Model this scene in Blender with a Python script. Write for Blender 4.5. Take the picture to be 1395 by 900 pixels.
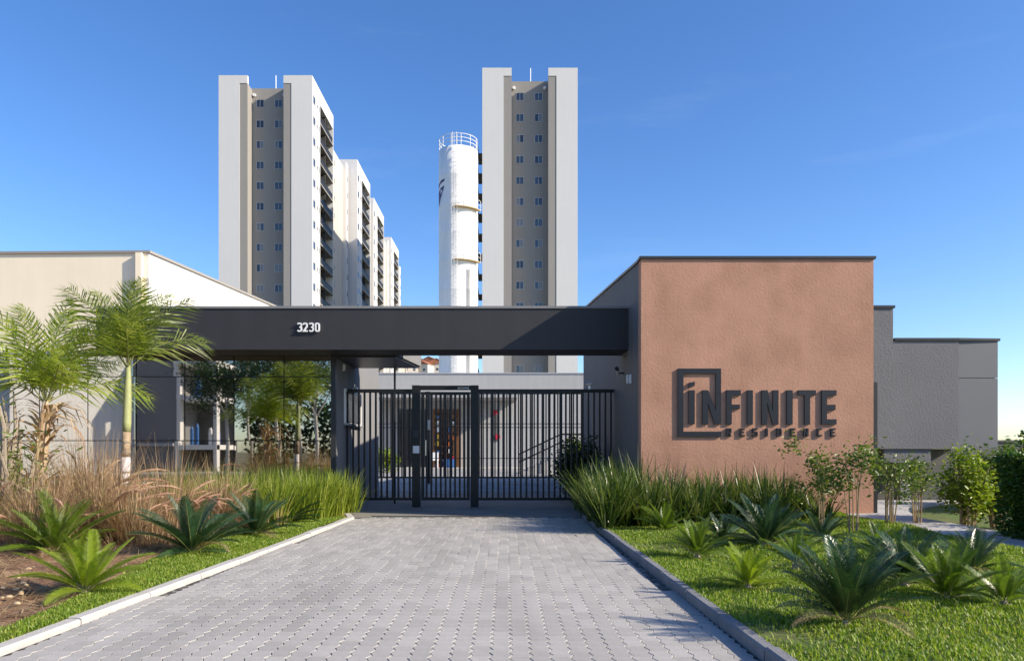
import bpy, math, random
import numpy as np
from mathutils import Vector, Matrix

R = math.radians
rng = np.random.default_rng(7)
random.seed(7)
scene = bpy.context.scene
for o in list(bpy.data.objects):
    bpy.data.objects.remove(o)
col = scene.collection

# ------------------------------------------------------------------ camera
EYE = 1.15
F = 1000.0            # focal length in photograph pixels (1395 wide)
VX, VY = 690.0, 613.0  # principal point in photograph pixels
cd = bpy.data.cameras.new('camera')
cam = bpy.data.objects.new('camera', cd)
col.objects.link(cam)
cd.sensor_fit = 'HORIZONTAL'
cd.sensor_width = 36.0
cd.lens = 36.0 * F / 1395.0
cd.shift_x = (697.5 - VX) / 1395.0
cd.shift_y = (VY - 450.0) / 1395.0
cd.clip_start = 0.05
cd.clip_end = 6000
cam.location = (0, 0, EYE)
cam.rotation_euler = (R(90), 0, 0)
scene.camera = cam

# ------------------------------------------------------------------ light
SUN = Vector((1.0, -0.33, 0.60)).normalized()
elev = math.asin(SUN.z)
azim = math.atan2(SUN.x, SUN.y)
w = bpy.data.worlds.new('World')
scene.world = w
w.use_nodes = True
nt = w.node_tree
bg = nt.nodes['Background']
sky = nt.nodes.new('ShaderNodeTexSky')
sky.sky_type = 'NISHITA'
sky.sun_disc = False
sky.sun_elevation = elev
sky.sun_rotation = azim
sky.altitude = 700
sky.air_density = 1.0
sky.dust_density = 1.0
sky.ozone_density = 3.0
hs = nt.nodes.new('ShaderNodeHueSaturation')
hs.inputs['Saturation'].default_value = 1.22
hs.inputs['Hue'].default_value = 0.508
nt.links.new(sky.outputs[0], hs.inputs['Color'])
# faint high cirrus
wc_ = nt.nodes.new('ShaderNodeTexCoord')
wm_ = nt.nodes.new('ShaderNodeMapping'); wm_.inputs['Scale'].default_value = (1.2, 1.2, 7.0); wm_.inputs['Rotation'].default_value = (0.12, 0.1, 0.5)
wn_ = nt.nodes.new('ShaderNodeTexNoise'); wn_.inputs['Scale'].default_value = 1.6; wn_.inputs['Detail'].default_value = 8; wn_.inputs['Roughness'].default_value = .6
wr_ = nt.nodes.new('ShaderNodeMapRange'); wr_.inputs['From Min'].default_value = .60; wr_.inputs['From Max'].default_value = .85; wr_.inputs['To Max'].default_value = .06
wx_n = nt.nodes.new('ShaderNodeMix'); wx_n.data_type = 'RGBA'; wx_n.inputs['B'].default_value = (6.0, 6.6, 7.4, 1)
nt.links.new(wc_.outputs['Generated'], wm_.inputs['Vector']); nt.links.new(wm_.outputs[0], wn_.inputs['Vector'])
nt.links.new(wn_.outputs['Fac'], wr_.inputs['Value']); nt.links.new(wr_.outputs['Result'], wx_n.inputs['Factor'])
nt.links.new(hs.outputs[0], wx_n.inputs['A'])
nt.links.new(wx_n.outputs['Result'], bg.inputs['Color'])
bg.inputs['Strength'].default_value = 0.15
sd = bpy.data.lights.new('sun', 'SUN')
sd.energy = 4.9
sd.angle = R(0.53)
sd.color = (1.0, 0.89, 0.72)
sun = bpy.data.objects.new('sun', sd)
col.objects.link(sun)
sun.rotation_euler = (-SUN).to_track_quat('-Z', 'Y').to_euler()
sun.location = (30, -10, 40)

scene.view_settings.view_transform = 'Standard'
scene.view_settings.look = 'None'
scene.view_settings.exposure = 0.62
scene.view_settings.gamma = 1.0
scene.view_settings.use_curve_mapping = False
scene.cycles.max_bounces = 8
scene.cycles.transparent_max_bounces = 8

# ------------------------------------------------------------------ helpers
def P(x, y, Y):
    return ((x - VX) / F * Y, Y, EYE + (VY - y) / F * Y)

def G(x, y, zg=0.0):
    Y = (EYE - zg) * F / (y - VY)
    return ((x - VX) / F * Y, Y, zg)

def node(nt, t, **kw):
    n = nt.nodes.new(t)
    for k, v in kw.items():
        setattr(n, k, v)
    return n

def pm(name, c, rough=0.7, var=0.12, vscale=1.5, bump=0.0, bscale=40.0, metal=0.0, spec=0.4,
       streak=0.0, c2=None, c2scale=0.6, c2amt=0.0, rnd=0.0, bdist=0.02, c2map=None):
    m = bpy.data.materials.new(name)
    m.use_nodes = True
    t = m.node_tree
    b = t.nodes['Principled BSDF']
    b.inputs['Roughness'].default_value = rough
    b.inputs['Metallic'].default_value = metal
    b.inputs['Specular IOR Level'].default_value = spec
    tc = node(t, 'ShaderNodeTexCoord')
    src = tc.outputs['Object']
    n1 = node(t, 'ShaderNodeTexNoise')
    n1.inputs['Scale'].default_value = vscale
    n1.inputs['Detail'].default_value = 6
    n1.inputs['Roughness'].default_value = 0.65
    t.links.new(src, n1.inputs['Vector'])
    mr = node(t, 'ShaderNodeMapRange')
    mr.inputs['From Min'].default_value = 0.25
    mr.inputs['From Max'].default_value = 0.75
    mr.inputs['To Min'].default_value = 1 - var
    mr.inputs['To Max'].default_value = 1 + var
    t.links.new(n1.outputs['Fac'], mr.inputs['Value'])
    val = mr.outputs['Result']
    if streak > 0:
        mp = node(t, 'ShaderNodeMapping')
        mp.inputs['Scale'].default_value = (3.0, 3.0, 0.12)
        t.links.new(src, mp.inputs['Vector'])
        n2 = node(t, 'ShaderNodeTexNoise')
        n2.inputs['Scale'].default_value = 1.4
        n2.inputs['Detail'].default_value = 5
        t.links.new(mp.outputs[0], n2.inputs['Vector'])
        m2 = node(t, 'ShaderNodeMapRange')
        m2.inputs['From Min'].default_value = 0.3
        m2.inputs['From Max'].default_value = 0.7
        m2.inputs['To Min'].default_value = 1 - streak
        m2.inputs['To Max'].default_value = 1 + streak * 0.4
        t.links.new(n2.outputs['Fac'], m2.inputs['Value'])
        mm = node(t, 'ShaderNodeMath', operation='MULTIPLY')
        t.links.new(val, mm.inputs[0]); t.links.new(m2.outputs['Result'], mm.inputs[1])
        val = mm.outputs[0]
    if rnd > 0:
        oi = node(t, 'ShaderNodeObjectInfo')
        ge = node(t, 'ShaderNodeNewGeometry')
        ad = node(t, 'ShaderNodeMath', operation='ADD')
        t.links.new(oi.outputs['Random'], ad.inputs[0]); t.links.new(ge.outputs['Random Per Island'], ad.inputs[1])
        fr = node(t, 'ShaderNodeMath', operation='FRACT')
        t.links.new(ad.outputs[0], fr.inputs[0])
        m3 = node(t, 'ShaderNodeMapRange')
        m3.inputs['To Min'].default_value = 1 - rnd
        m3.inputs['To Max'].default_value = 1 + rnd
        t.links.new(fr.outputs[0], m3.inputs['Value'])
        mm = node(t, 'ShaderNodeMath', operation='MULTIPLY')
        t.links.new(val, mm.inputs[0]); t.links.new(m3.outputs['Result'], mm.inputs[1])
        val = mm.outputs[0]
    rgb = node(t, 'ShaderNodeRGB')
    rgb.outputs[0].default_value = (*c, 1)
    cs = rgb.outputs[0]
    if c2 is not None:
        n3 = node(t, 'ShaderNodeTexNoise')
        n3.inputs['Scale'].default_value = c2scale
        n3.inputs['Detail'].default_value = 7
        gp = node(t, 'ShaderNodeNewGeometry')
        mp3 = node(t, 'ShaderNodeMapping')
        mp3.inputs['Scale'].default_value = c2map or (1,1,1)
        t.links.new(gp.outputs['Position'], mp3.inputs['Vector'])
        t.links.new(mp3.outputs[0], n3.inputs['Vector'])
        m4 = node(t, 'ShaderNodeMapRange')
        m4.inputs['From Min'].default_value = 0.45
        m4.inputs['From Max'].default_value = 0.65
        m4.inputs['To Max'].default_value = c2amt
        t.links.new(n3.outputs['Fac'], m4.inputs['Value'])
        mx = node(t, 'ShaderNodeMix', data_type='RGBA')
        t.links.new(m4.outputs['Result'], mx.inputs['Factor'])
        t.links.new(cs, mx.inputs['A'])
        mx.inputs['B'].default_value = (*c2, 1)
        cs = mx.outputs['Result']
    vm = node(t, 'ShaderNodeVectorMath', operation='SCALE')
    t.links.new(cs, vm.inputs[0]); t.links.new(val, vm.inputs['Scale'])
    t.links.new(vm.outputs[0], b.inputs['Base Color'])
    if bump > 0:
        n4 = node(t, 'ShaderNodeTexNoise')
        n4.inputs['Scale'].default_value = bscale
        n4.inputs['Detail'].default_value = 5
        n4.inputs['Roughness'].default_value = 0.6
        t.links.new(src, n4.inputs['Vector'])
        bp = node(t, 'ShaderNodeBump')
        bp.inputs['Strength'].default_value = bump
        bp.inputs['Distance'].default_value = bdist
        t.links.new(n4.outputs['Fac'], bp.inputs['Height'])
        t.links.new(bp.outputs[0], b.inputs['Normal'])
    return m

def leafmat(name, cols, transl=0.35, rough=0.45, spec=0.4):
    """blade / leaf colour that differs from leaf to leaf, a little light passes through"""
    m = bpy.data.materials.new(name)
    m.use_nodes = True
    t = m.node_tree
    b = t.nodes['Principled BSDF']
    out = t.nodes['Material Output']
    b.inputs['Roughness'].default_value = rough
    b.inputs['Specular IOR Level'].default_value = spec
    ge = node(t, 'ShaderNodeNewGeometry')
    oi = node(t, 'ShaderNodeObjectInfo')
    ad = node(t, 'ShaderNodeMath', operation='ADD')
    t.links.new(ge.outputs['Random Per Island'], ad.inputs[0]); t.links.new(oi.outputs['Random'], ad.inputs[1])
    fr = node(t, 'ShaderNodeMath', operation='FRACT')
    t.links.new(ad.outputs[0], fr.inputs[0])
    cr = node(t, 'ShaderNodeValToRGB')
    el = cr.color_ramp.elements
    while len(el) < len(cols):
        el.new(0.5)
    for i, c in enumerate(cols):
        el[i].position = i / max(1, len(cols) - 1)
        el[i].color = (*c, 1)
    t.links.new(fr.outputs[0], cr.inputs[0])
    t.links.new(cr.outputs[0], b.inputs['Base Color'])
    tr = node(t, 'ShaderNodeBsdfTranslucent')
    br = node(t, 'ShaderNodeVectorMath', operation='MULTIPLY')
    br.inputs[1].default_value = (1.3, 1.35, 0.7)
    t.links.new(cr.outputs[0], br.inputs[0])
    t.links.new(br.outputs[0], tr.inputs['Color'])
    mx = node(t, 'ShaderNodeMixShader')
    mx.inputs[0].default_value = transl
    t.links.new(b.outputs[0], mx.inputs[1]); t.links.new(tr.outputs[0], mx.inputs[2])
    t.links.new(mx.outputs[0], out.inputs['Surface'])
    return m

class MB:
    def __init__(s):
        s.v = []; s.f = []
    def box(s, x0, x1, y0, y1, z0, z1):
        b = len(s.v)
        s.v += [(x0,y0,z0),(x1,y0,z0),(x1,y1,z0),(x0,y1,z0),(x0,y0,z1),(x1,y0,z1),(x1,y1,z1),(x0,y1,z1)]
        s.f += [tuple(b+i for i in q) for q in ((0,3,2,1),(4,5,6,7),(0,1,5,4),(1,2,6,5),(2,3,7,6),(3,0,4,7))]
        return s
    def hexa(s, pts):
        """8 points ordered as a box: bottom ring then top ring"""
        b = len(s.v)
        s.v += [tuple(p) for p in pts]
        s.f += [tuple(b+i for i in q) for q in ((0,3,2,1),(4,5,6,7),(0,1,5,4),(1,2,6,5),(2,3,7,6),(3,0,4,7))]
        return s
    def quad(s, *pts):
        b = len(s.v); s.v += [tuple(p) for p in pts]; s.f.append(tuple(range(b, b+len(pts)))); return s
    def prism_xz(s, poly, y0, y1):
        """polygon in x,z (counter-clockwise seen from -y) extruded from y0 (front) to y1"""
        b = len(s.v); n = len(poly)
        s.v += [(p[0], y0, p[1]) for p in poly] + [(p[0], y1, p[1]) for p in poly]
        s.f.append(tuple(range(b, b+n))); s.f.append(tuple(range(b+2*n-1, b+n-1, -1)))
        for i in range(n):
            j = (i+1) % n
            s.f.append((b+i, b+n+i, b+n+j, b+j))
        return s
    def prism_xy(s, poly, z0, z1):
        b = len(s.v); n = len(poly)
        s.v += [(p[0], p[1], z0) for p in poly] + [(p[0], p[1], z1) for p in poly]
        s.f.append(tuple(range(b+n-1, b-1, -1))); s.f.append(tuple(range(b+n, b+2*n)))
        for i in range(n):
            j = (i+1) % n
            s.f.append((b+i, b+j, b+n+j, b+n+i))
        return s
    def stroke(s, pts, wd, y0, y1, closed=False):
        """thick mitred line in x,z extruded in y: the strokes of letters"""
        n = len(pts); L = []; Rr = []
        for i in range(n):
            p = Vector(pts[i])
            if closed or 0 < i < n-1:
                a = Vector(pts[i-1]); c = Vector(pts[(i+1) % n])
                d1 = (p-a).normalized(); d2 = (c-p).normalized()
                n1 = Vector((-d1.y, d1.x)); n2 = Vector((-d2.y, d2.x))
                mt = (n1+n2).normalized(); k = wd/2/max(0.35, mt.dot(n1))
            else:
                d1 = (Vector(pts[1])-p).normalized() if i == 0 else (p-Vector(pts[i-1])).normalized()
                mt = Vector((-d1.y, d1.x)); k = wd/2
            L.append(p+mt*k); Rr.append(p-mt*k)
        b = len(s.v)
        for i in range(n):
            for q in (L[i], Rr[i]):
                s.v.append((q.x, y0, q.y)); s.v.append((q.x, y1, q.y))
        m = n if closed else n-1
        for i in range(m):
            a = b+4*i; c = b+4*((i+1) % n)
            s.f += [(a, a+2, c+2, c), (a+1, c+1, c+3, a+3), (a, c, c+1, a+1), (a+2, a+3, c+3, c+2)]
        if not closed:
            e = b+4*(n-1)
            s.f += [(b, b+1, b+3, b+2), (e, e+2, e+3, e+1)]
        return s
    def tube(s, pts, radii, n=8, cap=True):
        b = len(s.v); pts = [Vector(p) for p in pts]
        if not hasattr(radii, '__len__'): radii = [radii]*len(pts)
        u = None
        for i, p in enumerate(pts):
            d = (pts[min(i+1, len(pts)-1)]-pts[max(i-1, 0)]).normalized()
            if u is None:
                u = d.cross(Vector((0,0,1)) if abs(d.z) < .9 else Vector((1,0,0))).normalized()
            else:
                u = (u - d*u.dot(d)).normalized()
            vv = d.cross(u)
            for k in range(n):
                a = 2*math.pi*k/n
                s.v.append(tuple(p+(u*math.cos(a)+vv*math.sin(a))*radii[i]))
        for i in range(len(pts)-1):
            for k in range(n):
                k2 = (k+1) % n
                s.f.append((b+i*n+k, b+(i+1)*n+k, b+(i+1)*n+k2, b+i*n+k2))
        if cap:
            s.f.append(tuple(b+k for k in range(n)))
            e = b+(len(pts)-1)*n
            s.f.append(tuple(e+n-1-k for k in range(n)))
        return s
    def mesh(s, name, m, smooth=False):
        me = bpy.data.meshes.new(name)
        me.from_pydata(s.v, [], s.f)
        if m is not None: me.materials.append(m)
        if smooth:
            me.polygons.foreach_set('use_smooth', [True]*len(me.polygons))
        me.update()
        return me
    def build(s, name, m, parent=None, loc=(0,0,0), smooth=False):
        return ob(name, s.mesh(name, m, smooth), parent, loc)

def ob(name, me, parent=None, loc=(0,0,0), rot=(0,0,0), sc=None):
    o = bpy.data.objects.new(name, me)
    col.objects.link(o)
    o.location = loc
    o.rotation_euler = rot
    if sc is not None:
        o.scale = sc if hasattr(sc, '__len__') else (sc, sc, sc)
    if parent is not None:
        o.parent = parent
    return o

def tag(o, label=None, cat=None, group=None, kind=None):
    if label: o['label'] = label
    if cat: o['category'] = cat
    if group: o['group'] = group
    if kind: o['kind'] = kind
    return o

def thing(name, label, cat, loc=(0,0,0), rz=0, group=None):
    o = ob(name, None, None, loc, (0,0,rz))
    o.empty_display_size = 0.3
    return tag(o, label, cat, group)

def struct(name, mb, m):
    o = mb.build(name, m) if isinstance(mb, MB) else ob(name, mb)
    o['kind'] = 'structure'
    return o

def npmesh(name, V, Fq, m, smooth=False):
    me = bpy.data.meshes.new(name)
    V = np.asarray(V, np.float32).reshape(-1, 3)
    Fq = np.asarray(Fq, np.int32)
    k = Fq.shape[1]
    me.vertices.add(len(V)); me.vertices.foreach_set('co', V.ravel())
    me.loops.add(Fq.size); me.loops.foreach_set('vertex_index', Fq.ravel())
    me.polygons.add(len(Fq))
    me.polygons.foreach_set('loop_start', np.arange(0, Fq.size, k, dtype=np.int32))
    if smooth: me.polygons.foreach_set('use_smooth', np.ones(len(Fq), bool))
    me.materials.append(m)
    me.update(calc_edges=True)
    return me

def blades(base, length, width, th0, curl, heading, segs=4, tip=0.08):
    """ribbon blades; every argument an array of n. th0 lean from vertical, curl extra lean at the tip"""
    n = len(base)
    ts = np.linspace(0, 1, segs+1)
    hd = np.stack([np.cos(heading), np.sin(heading), np.zeros(n)], 1)
    sd_ = np.stack([-np.sin(heading), np.cos(heading), np.zeros(n)], 1)
    up = np.array([0, 0, 1.0])
    p = base.astype(float).copy()
    V = np.zeros((n, segs+1, 2, 3))
    for i, t in enumerate(ts):
        wd = width*np.maximum(tip, (1-t**2.2))*(0.55+0.45*min(1, t*4))
        V[:, i, 0] = p - sd_*wd[:, None]/2
        V[:, i, 1] = p + sd_*wd[:, None]/2
        th = th0 + curl*(t+.5/segs)**1.5
        p = p + (hd*np.sin(th)[:, None] + up*np.cos(th)[:, None])*(length/segs)[:, None]
    idx = np.arange(n*(segs+1)*2).reshape(n, segs+1, 2)
    Fq = np.stack([idx[:, :-1, 0], idx[:, :-1, 1], idx[:, 1:, 1], idx[:, 1:, 0]], -1).reshape(-1, 4)
    return V.reshape(-1, 3), Fq

def leaves(pos, size, aspect=0.45, flat=0.5, normals=None):
    """folded diamond leaves; pos n x 3"""
    n = len(pos)
    d = rng.normal(size=(n, 3)); d[:, 2] *= flat
    if normals is not None: d = d*0.8 + normals
    d /= np.linalg.norm(d, axis=1)[:, None]
    u = rng.normal(size=(n, 3)); s = np.cross(d, u); s /= np.linalg.norm(s, axis=1)[:, None]
    nn = np.cross(d, s)
    L = size*(0.7+0.6*rng.random(n)); W = L*aspect
    a = pos; c = pos + d*L[:, None]
    mid = pos + d*(L*.5)[:, None]
    l = mid + s*(W/2)[:, None] + nn*(W*.18)[:, None]; r = mid - s*(W/2)[:, None] + nn*(W*.18)[:, None]
    V = np.stack([a, l, c, r], 1).reshape(-1, 3)
    i = np.arange(n)*4
    Fq = np.concatenate([np.stack([i, i+1, i+2], 1), np.stack([i, i+2, i+3], 1)])
    return V, Fq

def copy_tree(o, parent=None):
    c = o.copy(); col.objects.link(c); c.parent = parent
    for ch in o.children: copy_tree(ch, c)
    return c

# ------------------------------------------------------------------ materials
M = dict(
    white=pm('white_paint', (.72,.70,.67), .8, .05, .3, .05, 30, streak=.07),
    towerwhite=pm('tower_white_paint', (.62,.61,.60), .85, .03, .15, streak=.025),
    taupe=pm('taupe_paint', (.285,.268,.248), .85, .04, .2, streak=.03),
    creampaint=pm('cream_paint', (.88,.775,.59), .85, .04, .3, streak=.02),
    link=pm('link_cream_paint', (.60,.54,.45), .85, .05, .3, streak=.06),
    brown=pm('terracotta_stucco', (.475,.262,.180), .92, .11, 1.6, .40, 24, spec=.12, bdist=.018, c2=(.415,.225,.152), c2scale=1.6, c2amt=.9, streak=.05),
    dgrey=pm('dark_grey_paint', (.115,.112,.112), .75, .07, .8, .15, 60, streak=.06),
    mgrey=pm('mid_grey_paint', (.21,.21,.215), .8, .06, .8, .1, 60, streak=.05),
    rgrey=pm('grey_stucco', (.185,.18,.184), .92, .08, 1.0, .5, 26, spec=.15, bdist=.02),
    cpanel=pm('shade_toned_blue_grey_panel', (.135,.139,.154), .7, .04, .8),  # shade of the annex corner put into this bluish grey
    lgrey=pm('light_grey_paint', (.36,.365,.39), .8, .05, .8, .1, 60),
    beam=pm('black_beam_panel', (.034,.033,.036), .6, .10, .6, .04, 8, streak=.12),
    trim=pm('black_metal_trim', (.03,.031,.034), .4, .06, 1),
    iron=pm('black_powder_coated_steel', (.012,.012,.013), .38, .08, 3),
    letter=pm('charcoal_sign_metal', (.016,.017,.022), .42, .06, 3),
    digit=pm('white_digit_enamel', (.80,.80,.80), .35, .02, 3),
    chrome=pm('brushed_steel', (.6,.6,.6), .3, .04, 3, metal=1),
    paver=pm('concrete_paver', (.385,.364,.335), .9, .10, 14, .35, 160, spec=.15, rnd=.10, bdist=.004, c2=(.31,.295,.272), c2scale=1.0, c2amt=.7, c2map=(1.5,.30,1)),
    joint=pm('joint_sand', (.045,.042,.037), .95, .4, 25, .4, 200, c2=(.33,.31,.28), c2scale=14, c2amt=.95),
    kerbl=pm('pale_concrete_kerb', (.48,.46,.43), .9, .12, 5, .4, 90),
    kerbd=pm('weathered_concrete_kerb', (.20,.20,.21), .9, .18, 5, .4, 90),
    conc=pm('concrete_slab', (.30,.295,.29), .9, .12, 1.2, .3, 80, c2=(.22,.215,.21), c2scale=.7, c2amt=.7),
    apron=pm('shade_darkened_concrete_apron', (.23,.215,.19), .9, .15, 1.2, .3, 80, c2=(.17,.16,.14), c2scale=.7, c2amt=.7),  # concrete with the shade at the gate darkened into its colour
    path=pm('pale_concrete_path', (.44,.42,.40), .9, .12, 1.8, .3, 70, c2=(.30,.29,.28), c2scale=1.5, c2amt=.6),
    asphalt=pm('asphalt', (.055,.055,.056), .9, .2, 2, .4, 150),
    earth=pm('red_brown_soil', (.20,.105,.06), .97, .3, 3, .9, 25, c2=(.36,.24,.13), c2scale=2.2, c2amt=.9),
    soil=pm('soil_under_grass', (.11,.13,.035), .97, .3, 3, .5, 40, c2=(.09,.15,.025), c2scale=2, c2amt=.9),
    land=pm('far_land', (.12,.13,.06), .97, .3, .02, c2=(.22,.15,.09), c2scale=.03, c2amt=.8),
    glass=pm('dark_window_glass', (.02,.025,.03), .06, .02, 1, spec=.9),
    bluepane=pm('blue_tinted_window_glass', (.045,.06,.085), .10, .1, .5, spec=.9),
    palepane=pm('curtained_window_glass', (.17,.18,.19), .25, .1, .5, spec=.7),
    wframe=pm('aluminium_window_frame', (.42,.42,.43), .5, .03, 2),
    club=pm('clubhouse_paint', (.38,.375,.37), .8, .05, .3, .05, 30, streak=.06),
    frame=pm('white_window_frame', (.75,.75,.75), .5, .03, 2),
    tank=pm('white_tank_enamel', (.82,.82,.83), .45, .04, .4, streak=.08),
    blue=pm('navy_blue_paint', (.012,.03,.16), .5, .03, 2),
    rail=pm('galvanised_rail', (.62,.62,.62), .5, .05, 2),
    ochre=pm('rusty_platform_underside', (.55,.40,.22), .8, .15, 3),
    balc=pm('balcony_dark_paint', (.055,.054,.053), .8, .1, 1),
    brailing=pm('balcony_railing_dark', (.022,.023,.025), .5, .1, 1, spec=.3),
    roof=pm('clay_roof_tiles', (.34,.13,.07), .9, .25, .6, rnd=.2),
    hwall=pm('house_plaster', (.55,.50,.44), .9, .15, .5, rnd=.25),
    red=pm('red_paint', (.5,.03,.05), .5, .1, 3),
    orange=pm('orange_print', (.55,.13,.02), .6, .3, 8),
    yellow=pm('yellow_print', (.6,.40,.04), .6, .2, 8),
    wood=pm('brown_timber', (.20,.09,.035), .6, .2, 6, streak=.2),
    bluebox=pm('blue_plastic', (.05,.16,.42), .5, .1, 3),
    trunkw=pm('whitewashed_trunk', (.66,.60,.58), .9, .15, 8, .4, 40),
    trunkg=pm('green_palm_stem', (.34,.36,.16), .6, .2, 6, .2, 30, streak=.2),
    husk=pm('dry_palm_sheath', (.46,.34,.22), .95, .3, 5, .7, 30, streak=.35),
    bark=pm('grey_bark', (.30,.25,.19), .95, .25, 5, .7, 30, streak=.3),
    stem=pm('thin_woody_stem', (.33,.24,.14), .9, .2, 8),
    palebark=pm('pale_street_tree_bark', (.55,.50,.43), .9, .2, 5, .5, 30),
    stone=pm('tan_stone', (.42,.31,.19), .95, .25, 6, .7, 25, rnd=.25),
)
M['wglass'] = bpy.data.materials.new('mirror_solar_glass'); M['wglass'].use_nodes = True
_b = M['wglass'].node_tree.nodes['Principled BSDF']
_b.inputs['Base Color'].default_value = (.55,.54,.52,1); _b.inputs['Metallic'].default_value = 1; _b.inputs['Roughness'].default_value = .015

L = dict(
    lawn=leafmat('lawn_blade', [(.10,.185,.015),(.17,.27,.02),(.25,.34,.035),(.40,.40,.11)], .4, .5),
    border=leafmat('border_grass_blade', [(.07,.12,.012),(.16,.23,.02),(.30,.37,.04),(.44,.44,.10)], .42, .4),
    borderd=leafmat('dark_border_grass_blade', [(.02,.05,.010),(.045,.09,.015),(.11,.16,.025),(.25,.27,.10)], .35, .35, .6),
    cycad=leafmat('cycad_leaf', [(.022,.055,.022),(.03,.07,.025),(.035,.085,.03)], .2, .28, .7),
    cycady=leafmat('young_cycad_leaf', [(.19,.27,.015),(.27,.35,.025),(.16,.24,.02)], .4, .35, .5),
    cycadg=leafmat('green_cycad_leaf', [(.09,.15,.012),(.13,.20,.02),(.07,.12,.015)], .35, .35, .5),
    palmy=leafmat('light_palm_leaflet', [(.17,.26,.02),(.28,.36,.04),(.40,.42,.10)], .45, .35, .5),
    palm=leafmat('palm_leaflet', [(.09,.14,.015),(.18,.24,.03),(.32,.34,.08)], .45, .35, .6),
    straw=leafmat('dry_grass_blade', [(.20,.12,.07),(.38,.26,.15),(.58,.44,.27),(.26,.14,.10),(.48,.37,.20)], .3, .7, .2),
    strawp=leafmat('purple_dry_grass_blade', [(.17,.09,.065),(.28,.17,.11),(.44,.31,.19),(.27,.20,.07)], .3, .7, .2),
    plume=leafmat('pink_grass_plume', [(.46,.26,.19),(.56,.36,.26),(.64,.46,.33)], .35, .8, .1),
    shrub=leafmat('shrub_leaf', [(.05,.10,.012),(.10,.16,.02),(.20,.24,.04)], .35, .4, .5),
    hedge=leafmat('hedge_leaf', [(.03,.075,.010),(.055,.12,.015),(.10,.17,.025)], .3, .4, .5),
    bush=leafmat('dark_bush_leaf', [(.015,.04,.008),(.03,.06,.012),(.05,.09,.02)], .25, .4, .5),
    lime=leafmat('lime_shrub_leaf', [(.10,.17,.015),(.20,.28,.02),(.32,.36,.05)], .4, .4, .4),
    tree=leafmat('street_tree_leaf', [(.02,.045,.010),(.03,.065,.014),(.05,.09,.02)], .2, .4, .5),
    rachis=leafmat('leaf_stalk', [(.20,.22,.07),(.26,.27,.09)], .1, .4, .4),
)

# ================================================================== SETTING
GX = 3000
# ground: one sheet to the horizon, gently kept below everything
struct('ground', MB().quad((-GX,-400,-.12),(GX,-400,-.12),(GX,4000,-.12),(-GX,4000,-.12)), M['land'])

# driveway bed (joints) and the pavers on it
DX0, DX1 = -2.86, 1.52
drive = struct('driveway', MB().quad((-3.05,1.4,-.012),(1.75,1.4,-.012),(1.52,12.62,-.012),(-2.72,12.62,-.012)), M['joint'])
PW, PL = .113, .226
def zig(x):      # interlocking long edge
    return x
def paver_mesh():
    hw, hl, g, c = PW/2, PL/2, .0015, .0045
    zz = .011
    ys = np.linspace(-hl+g, hl-g, 9)
    offs = [0, zz, 0, -zz, 0, zz, 0, -zz, 0]
    right = [(hw-g+offs[i], ys[i]) for i in range(9)]
    left = [(-hw+g+offs[i], ys[i]) for i in range(8, -1, -1)]
    ring = right + left
    n = len(ring)
    def inset(p): return (p[0]-math.copysign(c*.6, p[0]), p[1]-(math.copysign(c*.6, p[1]) if abs(abs(p[1])-(hl-g)) < 1e-6 else 0))
    V = [(x,y,-.014) for x,y in ring] + [(x,y,-.004) for x,y in ring] + [(*inset(p),0) for p in ring]
    Fq = []
    for i in range(n):
        j = (i+1) % n
        Fq += [(i,j,n+j,n+i),(n+i,n+j,2*n+j,2*n+i)]
    Fq.append(tuple(range(2*n,3*n)))
    mb = MB(); mb.v = V; mb.f = Fq
    return mb
pmb = paver_mesh()
pme = pmb.mesh('paver', M['paver'])
cells = []
Y0 = 1.5
ncol = int((1.50+2.80)/PW)
for i in range(ncol):
    x = -2.80 + (i+.5)*PW
    off = (i % 2)*PL/2
    for j in range(50):
        y = Y0 + off + (j+.5)*PL
        if y > 12.5: continue
        lx = -2.86 + (y-4)*.034; rx = 1.415-(y-4)*.016
        if x-PW/2 < lx or x+PW/2 > rx: continue
        cells.append((x, y))
def visible(c):
    x, y = c
    return y > 4.02 and abs(x) < .72*y
vis = sorted([c for c in cells if visible(c)], key=lambda c: c[1])
near = set(vis[:300])
Vb, Fb = [], []
npv = np.array(pmb.v)
rest = [c for c in cells if c not in near]
for (x, y) in near:
    ob('paver', pme, drive, (x, y, random.uniform(-.0015,.0015)), (random.uniform(-.004,.004), random.uniform(-.004,.004), random.uniform(-.006,.006)))
mbp = MB()
for (x, y) in rest:
    b = len(mbp.v); dz = random.uniform(-.0015,.0015); rz = random.uniform(-.006,.006)
    mbp.v += [(px*1-py*rz+x, py+px*rz+y, pz+dz) for px,py,pz in pmb.v]
    mbp.f += [tuple(b+i for i in f) for f in pmb.f]
o = mbp.build('paver_field', M['paver'], drive); o['kind'] = 'stuff'

# concrete apron under the gate and the yard behind it
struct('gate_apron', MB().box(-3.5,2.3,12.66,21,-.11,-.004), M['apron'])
struct('yard', MB().box(-14,14,21.02,60,-.11,-.008), M['conc'])
# dark drain channel across the drive
dr = thing('drain_channel', 'long dark slotted drain channel across the drive before the gate', 'drain', (-1.15,12.80,0))
MB().box(-1.2,1.2,-.035,.035,-.02,.004).build('channel', M['iron'], dr)
for i in range(24):
    MB().box(-1.18+i*.1,-1.18+i*.1+.012,-.03,.03,.004,.008).build('grate_bar', M['trim'], dr)

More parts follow.
